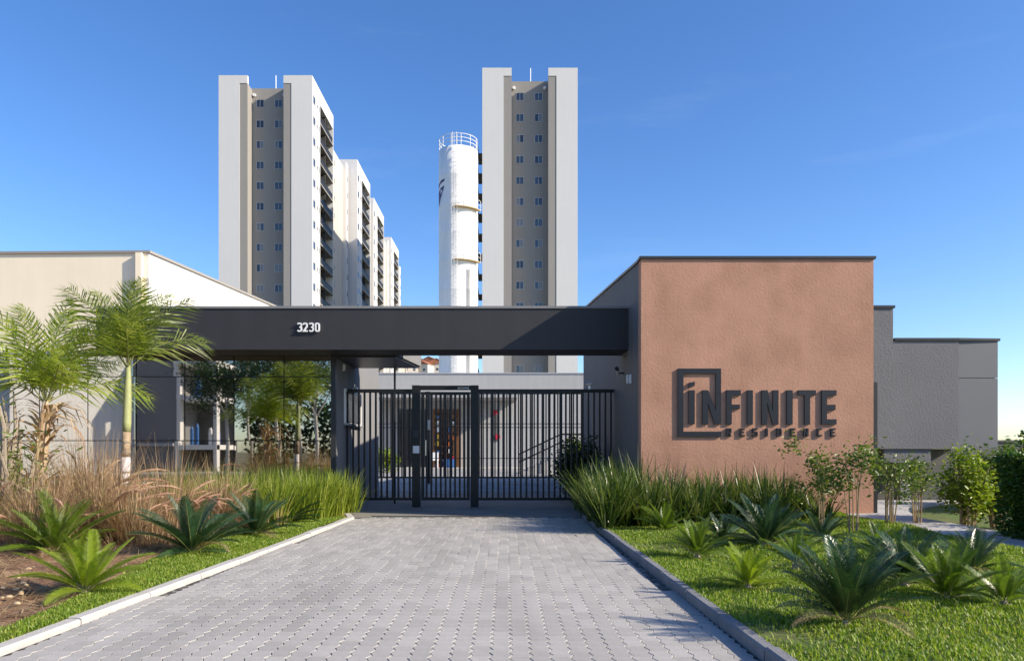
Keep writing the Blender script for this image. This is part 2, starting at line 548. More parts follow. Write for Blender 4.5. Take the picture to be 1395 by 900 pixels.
# kerbs: stones laid end to end
def kerb(name, pts, wd, h, m, label, step=.8, z0=-.1):
    root = tag(ob(name, None), None, None, None, 'structure')
    tot = []
    for (a, b) in zip(pts[:-1], pts[1:]):
        a, b = Vector(a), Vector(b)
        n = max(1, round((b-a).length/step)); d = (b-a)/n
        for i in range(n):
            p, q = a+d*i+d*.006, a+d*(i+1)-d*.006
            s = Vector((-d.y, d.x)).normalized()*wd
            dz = random.uniform(-.006,.006)
            c = .012
            mb = MB()
            pp = [p, q, q+s, p+s]
            mb.v = [(v.x,v.y,z0) for v in pp] + [(v.x,v.y,h-c+dz) for v in pp]
            ins = [p+s.normalized()*c, q+s.normalized()*c, q+s-s.normalized()*c, p+s-s.normalized()*c]
            mb.v += [(v.x,v.y,h+dz) for v in ins]
            for k in range(4):
                k2 = (k+1) % 4
                mb.f += [(k,k2,4+k2,4+k),(4+k,4+k2,8+k2,8+k)]
            mb.f.append((8,9,10,11))
            mb.build('kerb_stone', m, root)
    return root
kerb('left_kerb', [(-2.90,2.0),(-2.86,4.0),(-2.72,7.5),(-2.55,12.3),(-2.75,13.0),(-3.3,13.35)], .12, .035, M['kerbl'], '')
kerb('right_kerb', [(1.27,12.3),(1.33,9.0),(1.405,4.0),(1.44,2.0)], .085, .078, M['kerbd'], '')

# beds: right lawn, left lawn strip, left planting bed
def sheet(name, poly, m, z, amp=.03, n=60, hfun=None):
    xs = [p[0] for p in poly]; ys = [p[1] for p in poly]
    import bmesh
    bm = bmesh.new()
    vs = [bm.verts.new((x, y, 0)) for x, y in poly]
    f = bm.faces.new(vs)
    x = min(xs)
    def cut(co, no):
        bmesh.ops.bisect_plane(bm, geom=bm.verts[:]+bm.edges[:]+bm.faces[:], plane_co=co, plane_no=no)
    st = .3
    for k in range(1, int((max(xs)-min(xs))/st)+1): cut((min(xs)+k*st,0,0), (1,0,0))
    for k in range(1, int((max(ys)-min(ys))/st)+1): cut((0,min(ys)+k*st,0), (0,1,0))
    for v in bm.verts:
        v.co.z = z + (hfun(v.co.x, v.co.y) if hfun else 0)
    me = bpy.data.meshes.new(name); bm.to_mesh(me); bm.free(); me.materials.append(m)
    me.polygons.foreach_set('use_smooth', [True]*len(me.polygons))
    return struct(name, me, m)
def h_right(x, y):
    e = min(1, max(0, (x-1.5)/.8))
    return -.022*(1-e) + e*(.03*math.sin(x*1.7+.6)*math.sin(y*1.1+.4) + .02*math.sin(x*3.1+y*2.3)) + .05*min(1, max(0, (x-2.0)/3))
def h_left(x, y):
    return .02*math.sin(x*2.1)*math.sin(y*1.3) + .06*max(0, min(1, (-3.4-x)/1.5))
RL = [(1.50,1.8),(6.6,1.8),(5.55,5.0),(5.22,7.3),(5.42,11.4),(5.45,12.2),(1.31,12.2),(1.39,9.0),(1.465,4.0)]
sheet('lawn_right', RL, M['soil'], .085, hfun=h_right)
LL = [(-2.99,2.0),(-2.95,4.0),(-2.81,7.5),(-2.66,12.0),(-3.1,12.8),(-3.35,12.0),(-3.75,9.3),(-3.45,7.2),(-3.12,5.1),(-3.12,2.0)]
LL = [(-2.97,2.0),(-3.1,2.0),(-3.12,4.6),(-3.2,5.2),(-3.55,7.2),(-3.75,9.3),(-3.35,12.0),(-2.66,12.2),(-2.82,7.5),(-2.95,4.0)]
sheet('lawn_left', LL, M['soil'], .035, hfun=h_left)
BL = [(-9.5,2.0),(-9.5,14.02),(-3.35,14.02),(-2.75,13.1),(-2.66,12.2),(-3.35,12.0),(-3.75,9.3),(-3.55,7.2),(-3.2,5.2),(-3.12,4.6),(-3.1,2.0)]
sheet('planting_bed', BL, M['earth'], .03, hfun=h_left)
# path on the right
struct('footpath', MB().prism_xy([(5.26,7.3),(5.6,5.0),(6.7,1.8),(8.0,1.8),(6.6,6.0),(6.25,8.5),(6.35,11.4),(7.2,13.3),(9.5,15.2),(7.2,15.2),(6.05,12.4),(5.5,11.9),(5.46,11.4)], -.1, .12), M['path'])
# ground right of the path
def h_far(x, y): return .05*math.sin(x*.8+y*.5)
sheet('garden_ground', [(6.64,6.0),(8.05,1.8),(30,1.8),(30,30),(11,30),(11,15.3),(9.6,15.3),(7.25,13.3),(6.4,11.4),(6.29,8.5)], M['soil'], .03, hfun=h_far)
sheet('side_ground', [(-9.55,1.8),(-40,1.8),(-40,60),(-14.1,60),(-14.1,14.1),(-9.55,14.1)], M['earth'], .0, hfun=h_far)

# hill far behind
hb = MB()
nx, ny = 24, 8
for j in range(ny+1):
    for i in range(nx+1):
        x = -260+ i*18; y = 240+j*40
        zz = 46*math.exp(-((x+60)/150)**2)*min(1, j/4)**.8 - 2 + 2.5*math.sin(x*.06+y*.03)
        hb.v.append((x, y, zz))
for j in range(ny):
    for i in range(nx):
        a = j*(nx+1)+i
        hb.f.append((a, a+1, a+nx+2, a+nx+1))
hill = hb.mesh('hill', M['land'], True)
struct('hill', hill, None)

# ================================================================== ENTRANCE BLOCK (terracotta)
BY0, BY1 = 12.0, 21.0
BX0, BX1 = 2.2, 6.0
ZF, ZB = 4.27, 5.15
blk = thing('entrance_block', 'terracotta stucco entrance block with dark grey side wall and black coping', 'building', (4.1, 12, 0))
def L0(b, root): # local offset
    x, y, z = root.location
    b.v = [(p[0]-x, p[1]-y, p[2]-z) for p in b.v]
    return b
def part(name, mb, m, root, smooth=False):
    return L0(mb, root).build(name, m, root, smooth=smooth)
part('front_wall', MB().box(BX0, BX1, BY0, BY0+.25, -.1, ZF), M['brown'], blk)
part('side_wall', MB().hexa([(BX0+.002,BY0+.25,-.1),(BX0+.25,BY0+.25,-.1),(BX0+.25,BY1,-.1),(BX0+.002,BY1,-.1),
                             (BX0+.002,BY0+.25,ZF),(BX0+.25,BY0+.25,ZF),(BX0+.25,BY1,ZB),(BX0+.002,BY1,ZB)]), M['dgrey'], blk)
part('side_wall', MB().hexa([(BX1-.25,BY0+.25,-.1),(BX1-.002,BY0+.25,-.1),(BX1-.002,BY1,-.1),(BX1-.25,BY1,-.1),
                             (BX1-.25,BY0+.25,ZF),(BX1-.002,BY0+.25,ZF),(BX1-.002,BY1,ZB),(BX1-.25,BY1,ZB)]), M['dgrey'], blk)
part('rear_wall', MB().box(BX0+.252, BX1-.252, BY1-.25, BY1, -.1, ZB-.03), M['dgrey'], blk)
s_ = (ZB-ZF)/(BY1-BY0-.25)
part('roof', MB().hexa([(BX0+.252,BY0+.252,ZF-.2),(BX1-.252,BY0+.252,ZF-.2),(BX1-.252,BY1-.252,ZB-.25),(BX0+.252,BY1-.252,ZB-.25),
                        (BX0+.252,BY0+.252,ZF-.12),(BX1-.252,BY0+.252,ZF-.12),(BX1-.252,BY1-.252,ZB-.17),(BX0+.252,BY1-.252,ZB-.17)]), M['mgrey'], blk)
part('coping', MB().box(BX0-.03, BX1+.03, BY0-.03, BY0+.27, ZF+.002, ZF+.045), M['trim'], blk)
for x0, x1 in ((BX0-.03, BX0+.28), (BX1-.28, BX1+.03)):
    part('coping', MB().hexa([(x0,BY0+.272,ZF+.003),(x1,BY0+.272,ZF+.003),(x1,BY1+.03,ZB+.003),(x0,BY1+.03,ZB+.003),
                              (x0,BY0+.272,ZF+.045),(x1,BY0+.272,ZF+.045),(x1,BY1+.03,ZB+.045),(x0,BY1+.03,ZB+.045)]), M['trim'], blk)
part('dark_recess', MB().box(BX1+.004, BX1+.09, BY0+.05, BY0+.3, .1, P(0,520,12)[2]), M['trim'], blk)

# lettering: pixels of the sign zoom -> metres on the wall
sg = thing('wall_sign', 'raised charcoal lettering INFINITE RESIDENCE with square frame on terracotta wall', 'sign', (BX0+1.6, BY0, 1.9))
def SP(zx, zy):
    px, py = 900+zx/5.365, 480+zy/5.365
    X, Y, Z = P(px, py, BY0)
    return (X, Z)
DEP = .032
fy0, fy1 = BY0-DEP, BY0-.002
k = BY0/F/5.365   # metres per zoom pixel
def sgpart(name, mb): return part(name, mb, M['letter'], sg)
def st(pts, wz): return MB().stroke([SP(*p) for p in pts], wz*k, fy0, fy1)
def poly(pts): 
    q = [SP(*p) for p in pts]
    a = sum(q[i][0]*q[(i+1)%len(q)][1]-q[(i+1)%len(q)][0]*q[i][1] for i in range(len(q)))
    if a < 0: q = q[::-1]
    return MB().prism_xz(q, fy0, fy1)
sgpart('sign_frame', st([(419,300),(419,137),(144,137),(144,596),(438,596)], 38))
sgpart('letter_i_dot', poly([(203,222),(246,213),(246,243),(203,256)]))
sgpart('letter_i', poly([(203,276),(246,276),(246,522),(203,522)]))
def N(x0, x1, yt, yb, w_): return poly([(x0,yt),(x0+w_*1.05,yt),(x1-w_,yb-(yb-yt)*.36),(x1-w_,yt),(x1,yt),(x1,yb),(x1-w_*1.05,yb),(x0+w_,yt+(yb-yt)*.36),(x0+w_,yb),(x0,yb)])
sgpart('letter_n', poly([(303,276),(345,276),(400,430),(400,302),(438,302),(438,524),(392,524),(343,370),(343,524),(303,524)]))
def E(x0, x1, yt, yb, w_, mid=.78):
    mb = st([(x1, yt+w_/2),(x0+w_/2,yt+w_/2),(x0+w_/2,yb-w_/2),(x1,yb-w_/2)], w_)
    ym = (yt+yb)/2
    b2 = poly([(x0+w_,ym-w_/2),(x0+w_+(x1-x0-w_)*mid,ym-w_/2),(x0+w_+(x1-x0-w_)*mid,ym+w_/2),(x0+w_,ym+w_/2)])
    n = len(mb.v); mb.v += b2.v; mb.f += [tuple(n+i for i in f) for f in b2.f]
    return mb
def join(a, b):
    n = len(a.v); a.v += b.v; a.f += [tuple(n+i for i in f) for f in b.f]; return a
yt, yb = 276, 525
sgpart('letter_f', join(st([(582,yt+18),(497,yt+18),(497,yb)], 38), poly([(516,380),(575,380),(575,412),(516,412)])))
sgpart('letter_i', poly([(630,yt),(670,yt),(670,yb),(630,yb)]))
sgpart('letter_n', N(735,857,yt,yb,40))
sgpart('letter_i', poly([(918,yt),(960,yt),(960,yb),(918,yb)]))
sgpart('letter_t', poly([(1002,yt),(1130,yt),(1130,yt+36),(1087,yt+36),(1087,yb),(1047,yb),(1047,yt+36),(1002,yt+36)]))
sgpart('letter_e', E(1172,1280,yt,yb,38,.9))
yt, yb, w_ = 553, 612, 11
sgpart('letter_r', join(st([(484,yb),(484,yt+5),(509,yt+5),(509,yt+31),(489.6,yt+31)], w_), poly([(496,yt+37),(506,yt+37),(516,yb),(505,yb)])))
sgpart('letter_e', E(578,612,yt,yb,w_))
sgpart('letter_s', st([(705,yt+5),(675,yt+5),(675,yt+29),(700,yt+29),(700,yb-6),(669,yb-6)], w_))
sgpart('letter_i', poly([(766,yt),(780,yt),(780,yb),(766,yb)]))
d_ = MB().stroke([SP(*p) for p in [(850,yt+5),(870,yt+5),(876,yt+16),(876,yb-16),(870,yb-6),(850,yb-6)]], w_*k, fy0, fy1, True)
sgpart('letter_d', d_)
sgpart('letter_e', E(945,982,yt,yb,w_))
sgpart('letter_n', N(1040,1076,yt,yb,w_))
sgpart('letter_c', st([(1175,yt+5),(1146,yt+5),(1146,yb-6),(1175,yb-6)], w_))
sgpart('letter_e', E(1240,1275,yt,yb,w_))

# security camera and junction plates on the dark side wall
cc = thing('security_camera', 'small white bullet security camera on dark side wall above gate', 'camera', P(850,508,13.75))
cx = BX0 - cc.location.x
MB().tube([(cx,0,0),(cx-.10,0,.0),(cx-.12,-.03,.01)], .014, 8).build('bracket', M['iron'], cc)
MB().tube([(cx-.10,.06,-.02),(cx-.15,-.12,.06)], [.03,.035], 10).build('body', M['frame'], cc)
MB().tube([(cx-.15,-.12,.06),(cx-.16,-.15,.072)], .038, 10).build('hood', M['trim'], cc)
for i, (px, lab) in enumerate([(856, 'slim white junction plate left of its pair below the security camera'), (860, 'slim white junction plate right of its pair below the security camera')]):
    Yp = BX0*F/(px-VX)
    x, y, z = P(px, 516, Yp)
    tag(MB().box(-.03,-.001,-.03,.03,-.08,.08).box(-.036,-.031,-.02,.02,-.05,.05).build('junction_plate', M['frame'], None, (x, y, z)), lab, 'junction plate', 'junction plates on the side wall')

# ================================================================== PORTAL BEAM
BMY = 13.25
zb0, zb1 = P(0,476,BMY)[2], P(0,418,BMY)[2]
bx0 = P(131,0,BMY)[0]
pb = thing('portal_beam', 'long black portal beam spanning glass front and gate', 'beam', (-2.5, BMY, zb0))
part('fascia', MB().box(bx0, BX0-.002, BMY, BMY+.85, zb0, zb1-.03), M['beam'], pb)
part('coping', MB().box(bx0-.02, BX0-.032, BMY-.02, BMY+.87, zb1-.028, zb1+.015), M['mgrey'], pb)
# house number
hn = thing('house_number', 'white raised house number 3230 on the black beam', 'number sign', P(420,447,BMY))
def DP(zx, zy): # crop scale 13.95
    X, Y, Z = P(380+zx/13.95, 420+zy/13.95, BMY); return (X-hn.location.x, Z-hn.location.z)
kd = BMY/F/13.95
def dg(name, pts, closed=False):
    MB().stroke([DP(*p) for p in pts], 26*kd, -.045, -.018, closed).build(name, M['digit'], hn)
def three(x): return [(x+4,305),(x+20,291),(x+60,291),(x+75,306),(x+75,345),(x+52,363),(x+75,380),(x+75,420),(x+60,436),(x+20,436),(x+4,420)]
dg('digit', three(362)); dg('digit', three(585))
dg('digit', [(474,320),(474,306),(490,291),(528,291),(543,306),(543,345),(480,436),(555,436)])
dg('digit', [(708,306),(722,291),(758,291),(772,306),(772,420),(758,436),(722,436),(708,420)], True)
for x in (395, 510, 620, 740):
    a = DP(x, 363); MB().box(a[0]-.008,a[0]+.008,-.018,-.001,a[1]-.008,a[1]+.008).build('standoff', M['iron'], hn)

# ================================================================== GUARDHOUSE (glass front, wall by the gate, slab)
GY = 14.1
gh = thing('guardhouse', 'guardhouse with dark mirror glass front under the black beam', 'building', (-6, GY, 0))
wx = -3.29
slabz = zb0+.002
# wall facing the gate, with a window band
part('side_wall', MB().box(wx-.2, wx, GY+.06, 18.9, -.1, slabz), M['mgrey'], gh)
part('corner_post', MB().box(wx-.08, wx+.012, GY-.02, GY+.055, -.1, slabz), M['trim'], gh)
# service window and ledge on that wall
wdw = part('side_window', MB().box(wx+.002, wx+.03, 14.9, 16.4, 1.75, 2.35), M['glass'], gh)
part('window_frame', MB().box(wx+.002, wx+.04, 14.84, 14.9, 1.7, 2.4).box(wx+.002, wx+.04, 16.4, 16.46, 1.7, 2.4).box(wx+.002, wx+.04, 14.9, 16.4, 2.35, 2.4), M['frame'], gh)
part('window_ledge', MB().box(wx+.002, wx+.12, 14.8, 16.5, 1.66, 1.697), M['lgrey'], gh)
# roof slab running back from the beam, its right edge slanting
zs1 = 3.6
part('roof_slab', MB().prism_xy([(-7.3,14.105),(-2.10,14.105),(-1.86,15.95),(-1.86,16.0),(-7.3,16.0)], slabz+.004, zs1).prism_xy([(-7.3,16.004),(wx-.02,16.004),(wx-.02,19),(-7.3,19)], slabz+.008, zs1-.02), M['mgrey'], gh)
part('soffit', MB().prism_xy([(wx-.01,14.12),(-2.13,14.12),(-1.90,15.93),(-1.90,15.97),(wx-.01,15.97)], slabz-.035, slabz+.001), M['trim'], gh)
part('slab_post', MB().box(-2.44,-2.40,15.88,15.92,-.1,slabz-.036), M['trim'], gh)
# rear and left walls
part('rear_wall', MB().box(-7.3, wx-.21, 18.7, 18.9, -.1, slabz), M['mgrey'], gh)
# glass panes with open joints
gz = [0.06, 1.335, 2.56, P(0,484,GY)[2]]
gpx = [456, 387, 319, 252, 186, 120, 54, -12, -78]
gxs = [(p-VX)/F*GY for p in gpx]
part('backing_wall', MB().box(gxs[-1]-.1, wx-.22, GY+.03, GY+.055, -.1, gz[-1]+.004), M['trim'], gh)
for a, b in zip(gxs[1:], gxs[:-1]):
    for z0, z1 in zip(gz[:-1], gz[1:]):
        g = .009
        p = MB().box(-(b-a)/2+g, (b-a)/2-g, -.006, .006, -(z1-z0)/2+g, (z1-z0)/2-g).build('glass_pane', M['wglass'], gh, ((a+b)/2-gh.location.x, 0, (z0+z1)/2))
        p.rotation_euler = (random.uniform(-.0012,.0012), 0, random.uniform(-.0018,.0018))
part('glass_head', MB().box(gxs[-1]-.1, bx0-.03, GY-.02, GY+.2, gz[-1]+.006, gz[-1]+.06), M['lgrey'], gh)
# fittings on the side wall
x, y, z = P(479,530,15.6)
tag(MB().tube([(0,0,0),(.0,-.12,.0)], [.045,.05], 12).tube([(-.02,-.05,.045),(-.02,-.05,.10)], .012, 6).build('dome_camera', M['chrome'], None, (wx+.09, y, z)), 'small round steel camera on guardhouse wall left of gate', 'camera')
x, y, z = P(465,500,14.7)
tag(MB().box(0,.03,-.03,.03,-.07,.07).box(.03,.05,-.015,.015,-.05,.05).build('wall_lamp', M['frame'], None, (wx+.002, 14.75, z)), 'slim white wall lamp high on guardhouse wall by glass corner', 'lamp')

# ================================================================== GATES AND FENCE
GTY = 15.0
ztop = P(0,530,GTY)[2]; zbot = P(0,681,GTY)[2]
barmb = {}
def barmesh(h, wdt=.028):
    key = (round(h,3), wdt)
    if key not in barmb: barmb[key] = MB().box(-wdt/2,wdt/2,-wdt/2,wdt/2,0,h).mesh('bar', M['iron'])
    return barmb[key]
def fence_panel(name, label, x0, x1, Y, z0, z1, sp, rails=(), cat='fence', railh=.07, bw=.038):
    t = thing(name, label, cat, ((x0+x1)/2, Y, 0))
    cx = t.location.x
    MB().box(x0-cx, x1-cx, -.035, .035, z1-railh, z1).build('top_rail', M['iron'], t)
    MB().box(x0-cx, x1-cx, -.035, .035, z0, z0+railh*.8).build('bottom_rail', M['iron'], t)
    for z in rails:
        MB().box(x0-cx, x1-cx, -.022, -.0145, z-.012, z+.012).build('middle_rail', M['iron'], t)
    n = int((x1-x0)/sp)
    s = (x1-x0)/n
    me = barmesh(z1-railh-z0-railh*.8, bw)
    for i in range(n):
        ob('bar', me, t, (x0-cx+(i+.5)*s, 0, z0+railh*.8))
    return t
xl = P(462,0,GTY)[0]; xp0 = P(562,0,GTY)[0]; xp1 = P(652,0,GTY)[0]; xr = BX0-.01
f1 = fence_panel('bar_fence', 'black vertical bar fence between guardhouse wall and walk-in gate', xl, xp0, GTY, zbot, ztop, .112)
f2 = fence_panel('sliding_gate', 'wide black vertical bar vehicle gate beside the terracotta block', xp1, xr, GTY, zbot, ztop, .112, (), 'gate')
# walk-in gate: frame posts, lintel, leaf
pg = thing('pedestrian_gate', 'black framed walk-in gate between two thick posts in the fence', 'gate', ((xp0+xp1)/2, GTY, 0))
hw = (xp1-xp0)/2; zf = P(0,525,GTY)[2]
for sx in (-1, 1):
    a = -hw if sx < 0 else hw-.16
    MB().box(a, a+.16, -.09, .07, -.02, zf).build('post', M['iron'], pg)
MB().box(-hw+.162, hw-.162, -.06, .06, zf-.09, zf-.003).build('lintel', M['iron'], pg)
lf = MB().box(-hw+.18, hw-.18, -.03, .03, zbot, zbot+.06).box(-hw+.18, hw-.18, -.03, .03, zf-.19, zf-.13).box(-hw+.18, -hw+.24, -.03, .03, zbot+.062, zf-.192).box(hw-.24, hw-.18, -.03, .03, zbot+.062, zf-.192).build('leaf_frame', M['iron'], pg)
n = 9
me = barmesh(zf-.192-zbot-.062, .038)
for i in range(n):
    ob('bar', me, lf, (-hw+.24+(i+.5)*(2*hw-.48)/n, 0, zbot+.062))
MB().box(-hw+.02, -hw+.15, -.10, -.091, P(0,617,GTY)[2], P(0,607,GTY)[2]).build('notice_plate', M['frame'], pg)
MB().box(-hw+.03, -hw+.14, -.14, -.091, P(0,596,GTY)[2], P(0,586,GTY)[2]).build('intercom', M['trim'], pg)
MB().box(hw-.42, hw-.2, -.075, -.061, zf-.075, zf-.045).tube([(hw-.40,-.09,zf-.06),(hw-.30,-.16,zf-.06),(hw-.22,-.09,zf-.06)], .010, 6).build('door_closer', M['chrome'], pg)
MB().tube([(-hw+.28,-.03,1.05),(-hw+.28,-.09,1.05),(-hw+.28,-.09,1.35),(-hw+.28,-.03,1.35)], .012, 8).build('handle', M['chrome'], pg)
# inner fence 10 m behind
IY = 25.6
izt, izb = P(0,534,IY)[2], P(0,651,IY)[2]
rails = [P(0,y,IY)[2] for y in (577,582,624)]
ixl, ixm, ixr = -4.6, P(583,0,IY)[0], P(800,0,IY)[0]
i1 = fence_panel('inner_fence', 'black inner bar fence further back in front of lime shrub', ixl, ixm-.08, IY, izb, izt, .125, rails, bw=.042)
i2 = fence_panel('inner_gate', 'black inner vehicle gate further back behind the wide gate', ixm+.08, ixr, IY, izb, izt, .135, rails, 'gate', bw=.042)
ip = thing('inner_gate_post', 'thick black post with steel lock box between inner fence and inner gate', 'post', (ixm, IY, 0))
MB().box(-.075,.075,-.075,.075,-.02,izt+.02).build('post', M['iron'], ip)
MB().box(-.05,.09,-.16,-.077,1.85,2.2).build('lock_box', M['chrome'], ip)
# thin camera on the gate
x, y, z = P(803,526,GTY)
tag(MB().tube([(-.07,0,.04),(.07,-.05,.06)], [.035,.03], 10).box(-.02,.02,-.02,.02,-.06,.02).build('gate_sensor', M['chrome'], None, (x, GTY, ztop+.062)), 'small steel sensor standing on top rail of the wide gate', 'sensor')

# ================================================================== CLUBHOUSE behind the gates
CY = 45.0
ch = thing('clubhouse', 'low white flat roofed clubhouse with shaded porch behind the gates', 'building', (0, CY, 0))
czt = P(0,509,CY)[2]
part('front_wall', MB().box(-13, 9, CY, CY+.3, -.1, czt), M['club'], ch)
part('body', MB().box(-12.99, 8.99, CY+.302, CY+9, -.1, czt-.05), M['club'], ch)
part('coping', MB().box(-13.05, 9.05, CY-.05, CY+.35, czt+.003, czt+.07), M['lgrey'], ch)
psx = P(705,0,CY-3)[0]
pz0 = P(0,541,CY-3)[2]
part('porch_roof', MB().box(-12, psx, CY-3, CY-.003, pz0, pz0+.25), M['club'], ch)
for xx in (-11.5, -7.4):
    part('porch_post', MB().box(xx, xx+.2, CY-2.9, CY-2.7, -.01, pz0-.002), M['club'], ch)
part('plinth', MB().box(-12, 7, CY-3.4, CY-.004, -.01, .12), M['path'], ch)
def wallrect(px0, px1, py0, py1, Y): 
    a = P(px0, py1, Y); b = P(px1, py0, Y); return a[0], b[0], a[2], b[2]
a = wallrect(543, 580, 557, 637, CY)
dgl = part('glass_door', MB().box(a[0], a[1], CY-.05, CY-.003, .121, a[3]), M['glass'], ch)
for fx in np.linspace(a[0], a[1], 4):
    part('door_frame', MB().box(fx-.03, fx+.03, CY-.08, CY-.051, .121, a[3]), M['trim'], ch)
a = wallrect(589, 628, 557, 637, CY)
part('open_doorway', MB().box(a[0], a[1], CY-.03, CY-.003, .121, a[3]), M['wood'], ch)
# display rack with coloured things in the doorway
rk = thing('display_rack', 'tall timber rack with orange, red and yellow games in porch', 'rack', (a[0]+.1, CY-.5, .125))
W_ = a[1]-a[0]-.2; H_ = a[3]-.3
MB().box(0,.06,0,.35,0,H_).box(W_-.06,W_,0,.35,0,H_).box(W_*.48,W_*.52,0,.35,0,H_).build('upright', M['wood'], rk)
nsh = 8
for i in range(nsh+1):
    z = H_*i/nsh
    MB().box(.062,W_*.48-.002,.02,.33,z-.02,z+.02).box(W_*.52+.002,W_-.062,.02,.33,z-.02,z+.02).build('shelf', M['wood'], rk)
cm = [M['orange'],M['red'],M['yellow'],M['bluebox'],M['frame'],M['orange'],M['wood']]
kk = 0
for i in range(nsh):
    for j in range(5):
        x0 = .09+j*.14 if j < 3 else W_*.52+.05+(j-3)*.3
        if random.random() < .2: continue
        w0 = .11 if j < 3 else .22
        MB().box(x0,x0+w0,.05,.25,H_*i/nsh+.022,H_*i/nsh+.15+.2*random.random()).build('boxed_game', random.choice(cm), rk)
tag(MB().box(-.35,.35,-.2,.2,0,.5).box(-.32,.32,-.22,-.2,.1,.4).build('storage_box', M['bluebox'], None, (P(612,0,CY-1.2)[0], CY-1.2, .122)), 'blue plastic box on porch floor before the display rack', 'box')
chx = P(592,0,CY-1.5)[0]
wc = thing('porch_chair', 'small white chair beside the display rack on the porch', 'chair', (chx, CY-1.5, .122))
MB().box(-.22,.22,-.22,.22,.42,.46).build('seat', M['frame'], wc)
MB().box(-.22,.22,.19,.22,.462,.9).build('backrest', M['frame'], wc)
for sx in (-.19,.19):
    for sy in (-.19,.17):
        MB().box(sx-.02,sx+.02,sy-.02,sy+.02,0,.418).build('leg', M['frame'], wc)
# red emblem strip on the sunlit wall
x, y, z = P(676,578,CY)
em = thing('wall_emblem', 'slim dark wall plaque with red disks on clubhouse wall', 'plaque', (x, CY-.003, z))
MB().box(-.16,.16,-.05,0,-1.0,.9).build('plaque', M['dgrey'], em)
for dx, dz in ((-.1,.75),(.08,-.75)):
    MB().tube([(dx,-.05,dz),(dx,-.09,dz)], .17, 16).build('disk', M['red'], em)
# stair with handrail to the right
stp = thing('outdoor_stair', 'short stair with dark sloping handrails right of clubhouse porch', 'stair', (P(710,0,36)[0], 36, 0))
for i in range(6):
    MB().box(i*.34, 4.0, 0, 1.6, i*.16-.01+ (.0 if i else 0), i*.16+.149).build('step', M['path'], stp)
for yy in (-.04, 1.62):
    MB().tube([(-.1,yy,.95),(2.0,yy,1.95),(3.4,yy,1.95)], .03, 6).build('handrail', M['iron'], stp)
    MB().tube([(-.1,yy,.55),(2.0,yy,1.55),(3.4,yy,1.55)], .02, 6).build('handrail', M['iron'], stp)
    for xx in (-.1, 1.0, 2.0, 3.4):
        MB().tube([(xx,yy,0),(xx,yy,.95+min(xx+.1,2.1)*.476)], .025, 6).build('baluster', M['iron'], stp)
# unseen block added behind the terracotta block to shade the yard
sb = thing('added_shade_block', 'grey unseen block added behind the terracotta entrance block for yard shade', 'building', (4.6, 25, 0))
part('wall', MB().box(3.2, 6.0, 21.3, 29.3, -.1, 4.6), M['mgrey'], sb)
part('coping', MB().box(3.15, 6.05, 21.25, 29.35, 4.602, 4.66), M['trim'], sb)

# ================================================================== RIGHT GREY BUILDING
RY = 15.0
rb = thing('grey_annex', 'grey stucco annex with black coping right of the terracotta block', 'building', (8.7, RY, 0))
x0 = P(1186,0,RY)[0]; x1 = P(1216,0,RY)[0]; x2 = P(1306,0,RY)[0]
zl = P(0,611,RY)[2]
part('tall_wall', MB().box(x0, x1, RY-.02, RY+5, zl, P(0,420,RY)[2]), M['rgrey'], rb)
part('coping', MB().box(x0-.03, x1+.03, RY-.05, RY+5.03, P(0,420,RY)[2]+.003, P(0,417,RY)[2]+.01), M['trim'], rb)
zt = P(0,464,RY)[2]
part('stucco_wall', MB().box(x1+.002, x2, RY, RY+5, zl, zt), M['rgrey'], rb)
# smooth chamfered corner panel, turned-away shade painted into its colour
cxr, cyr = P(1362,0,RY)[0], RY+.06
def slabp(z0, z1, e=0.0): return MB().prism_xy([(x2+.002, RY+.02-e), (cxr+e, cyr), (cxr+e, cyr+4.1), (x2+.002, cyr+4.1)], z0, z1)
zj = P(0,517,RY+.4)[2]
part('corner_panel', slabp(zl, zj-.006), M['cpanel'], rb)
part('corner_panel', slabp(zj+.006, zt), M['cpanel'], rb)
part('panel_core', MB().prism_xy([(x2+.01, RY+.06), (cxr-.05, cyr+.03), (cxr-.05, cyr+4), (x2+.01, cyr+4)], zl+.06, zt-.01), M['trim'], rb)
part('coping', MB().prism_xy([(x1+.034, RY-.03), (x2, RY-.03), (cxr+.04, cyr-.02), (cxr+.04, RY+5.03), (x1+.034, RY+5.03)], zt+.003, zt+.055), M['trim'], rb)
part('roof_vent', MB().box(x1+.05, x1+.5, RY+1, RY+1.6, zt+.056, zt+.16), M['lgrey'], rb)
# recessed ground floor under the overhang
part('ground_wall', MB().box(x0, cxr-.05, RY+1.6, RY+4.9, -.1, zl-.003), M['dgrey'], rb)
part('pillar', MB().box(P(1232,0,RY)[0], P(1246,0,RY)[0], RY+.15, RY+.4, -.1, zl-.003), M['mgrey'], rb)
part('lintel', MB().box(x0+.3, P(1270,0,RY)[0], RY+.05, RY+.12, zl-.28, zl-.003), M['rgrey'], rb)
part('dark_door', MB().box(P(1196,0,RY)[0]+.3, P(1228,0,RY)[0]+.3, RY+1.55, RY+1.598, .02, zl-.1), M['glass'], rb)
# low dark fence panel beyond
tag(MB().box(10.9, 14.5, 18.0, 18.15, -.1, 1.35).box(10.85,14.5,17.97,18.18,1.352,1.4).build('boundary_wall', M['dgrey']), 'low dark boundary wall beyond hedge at right edge', 'wall')

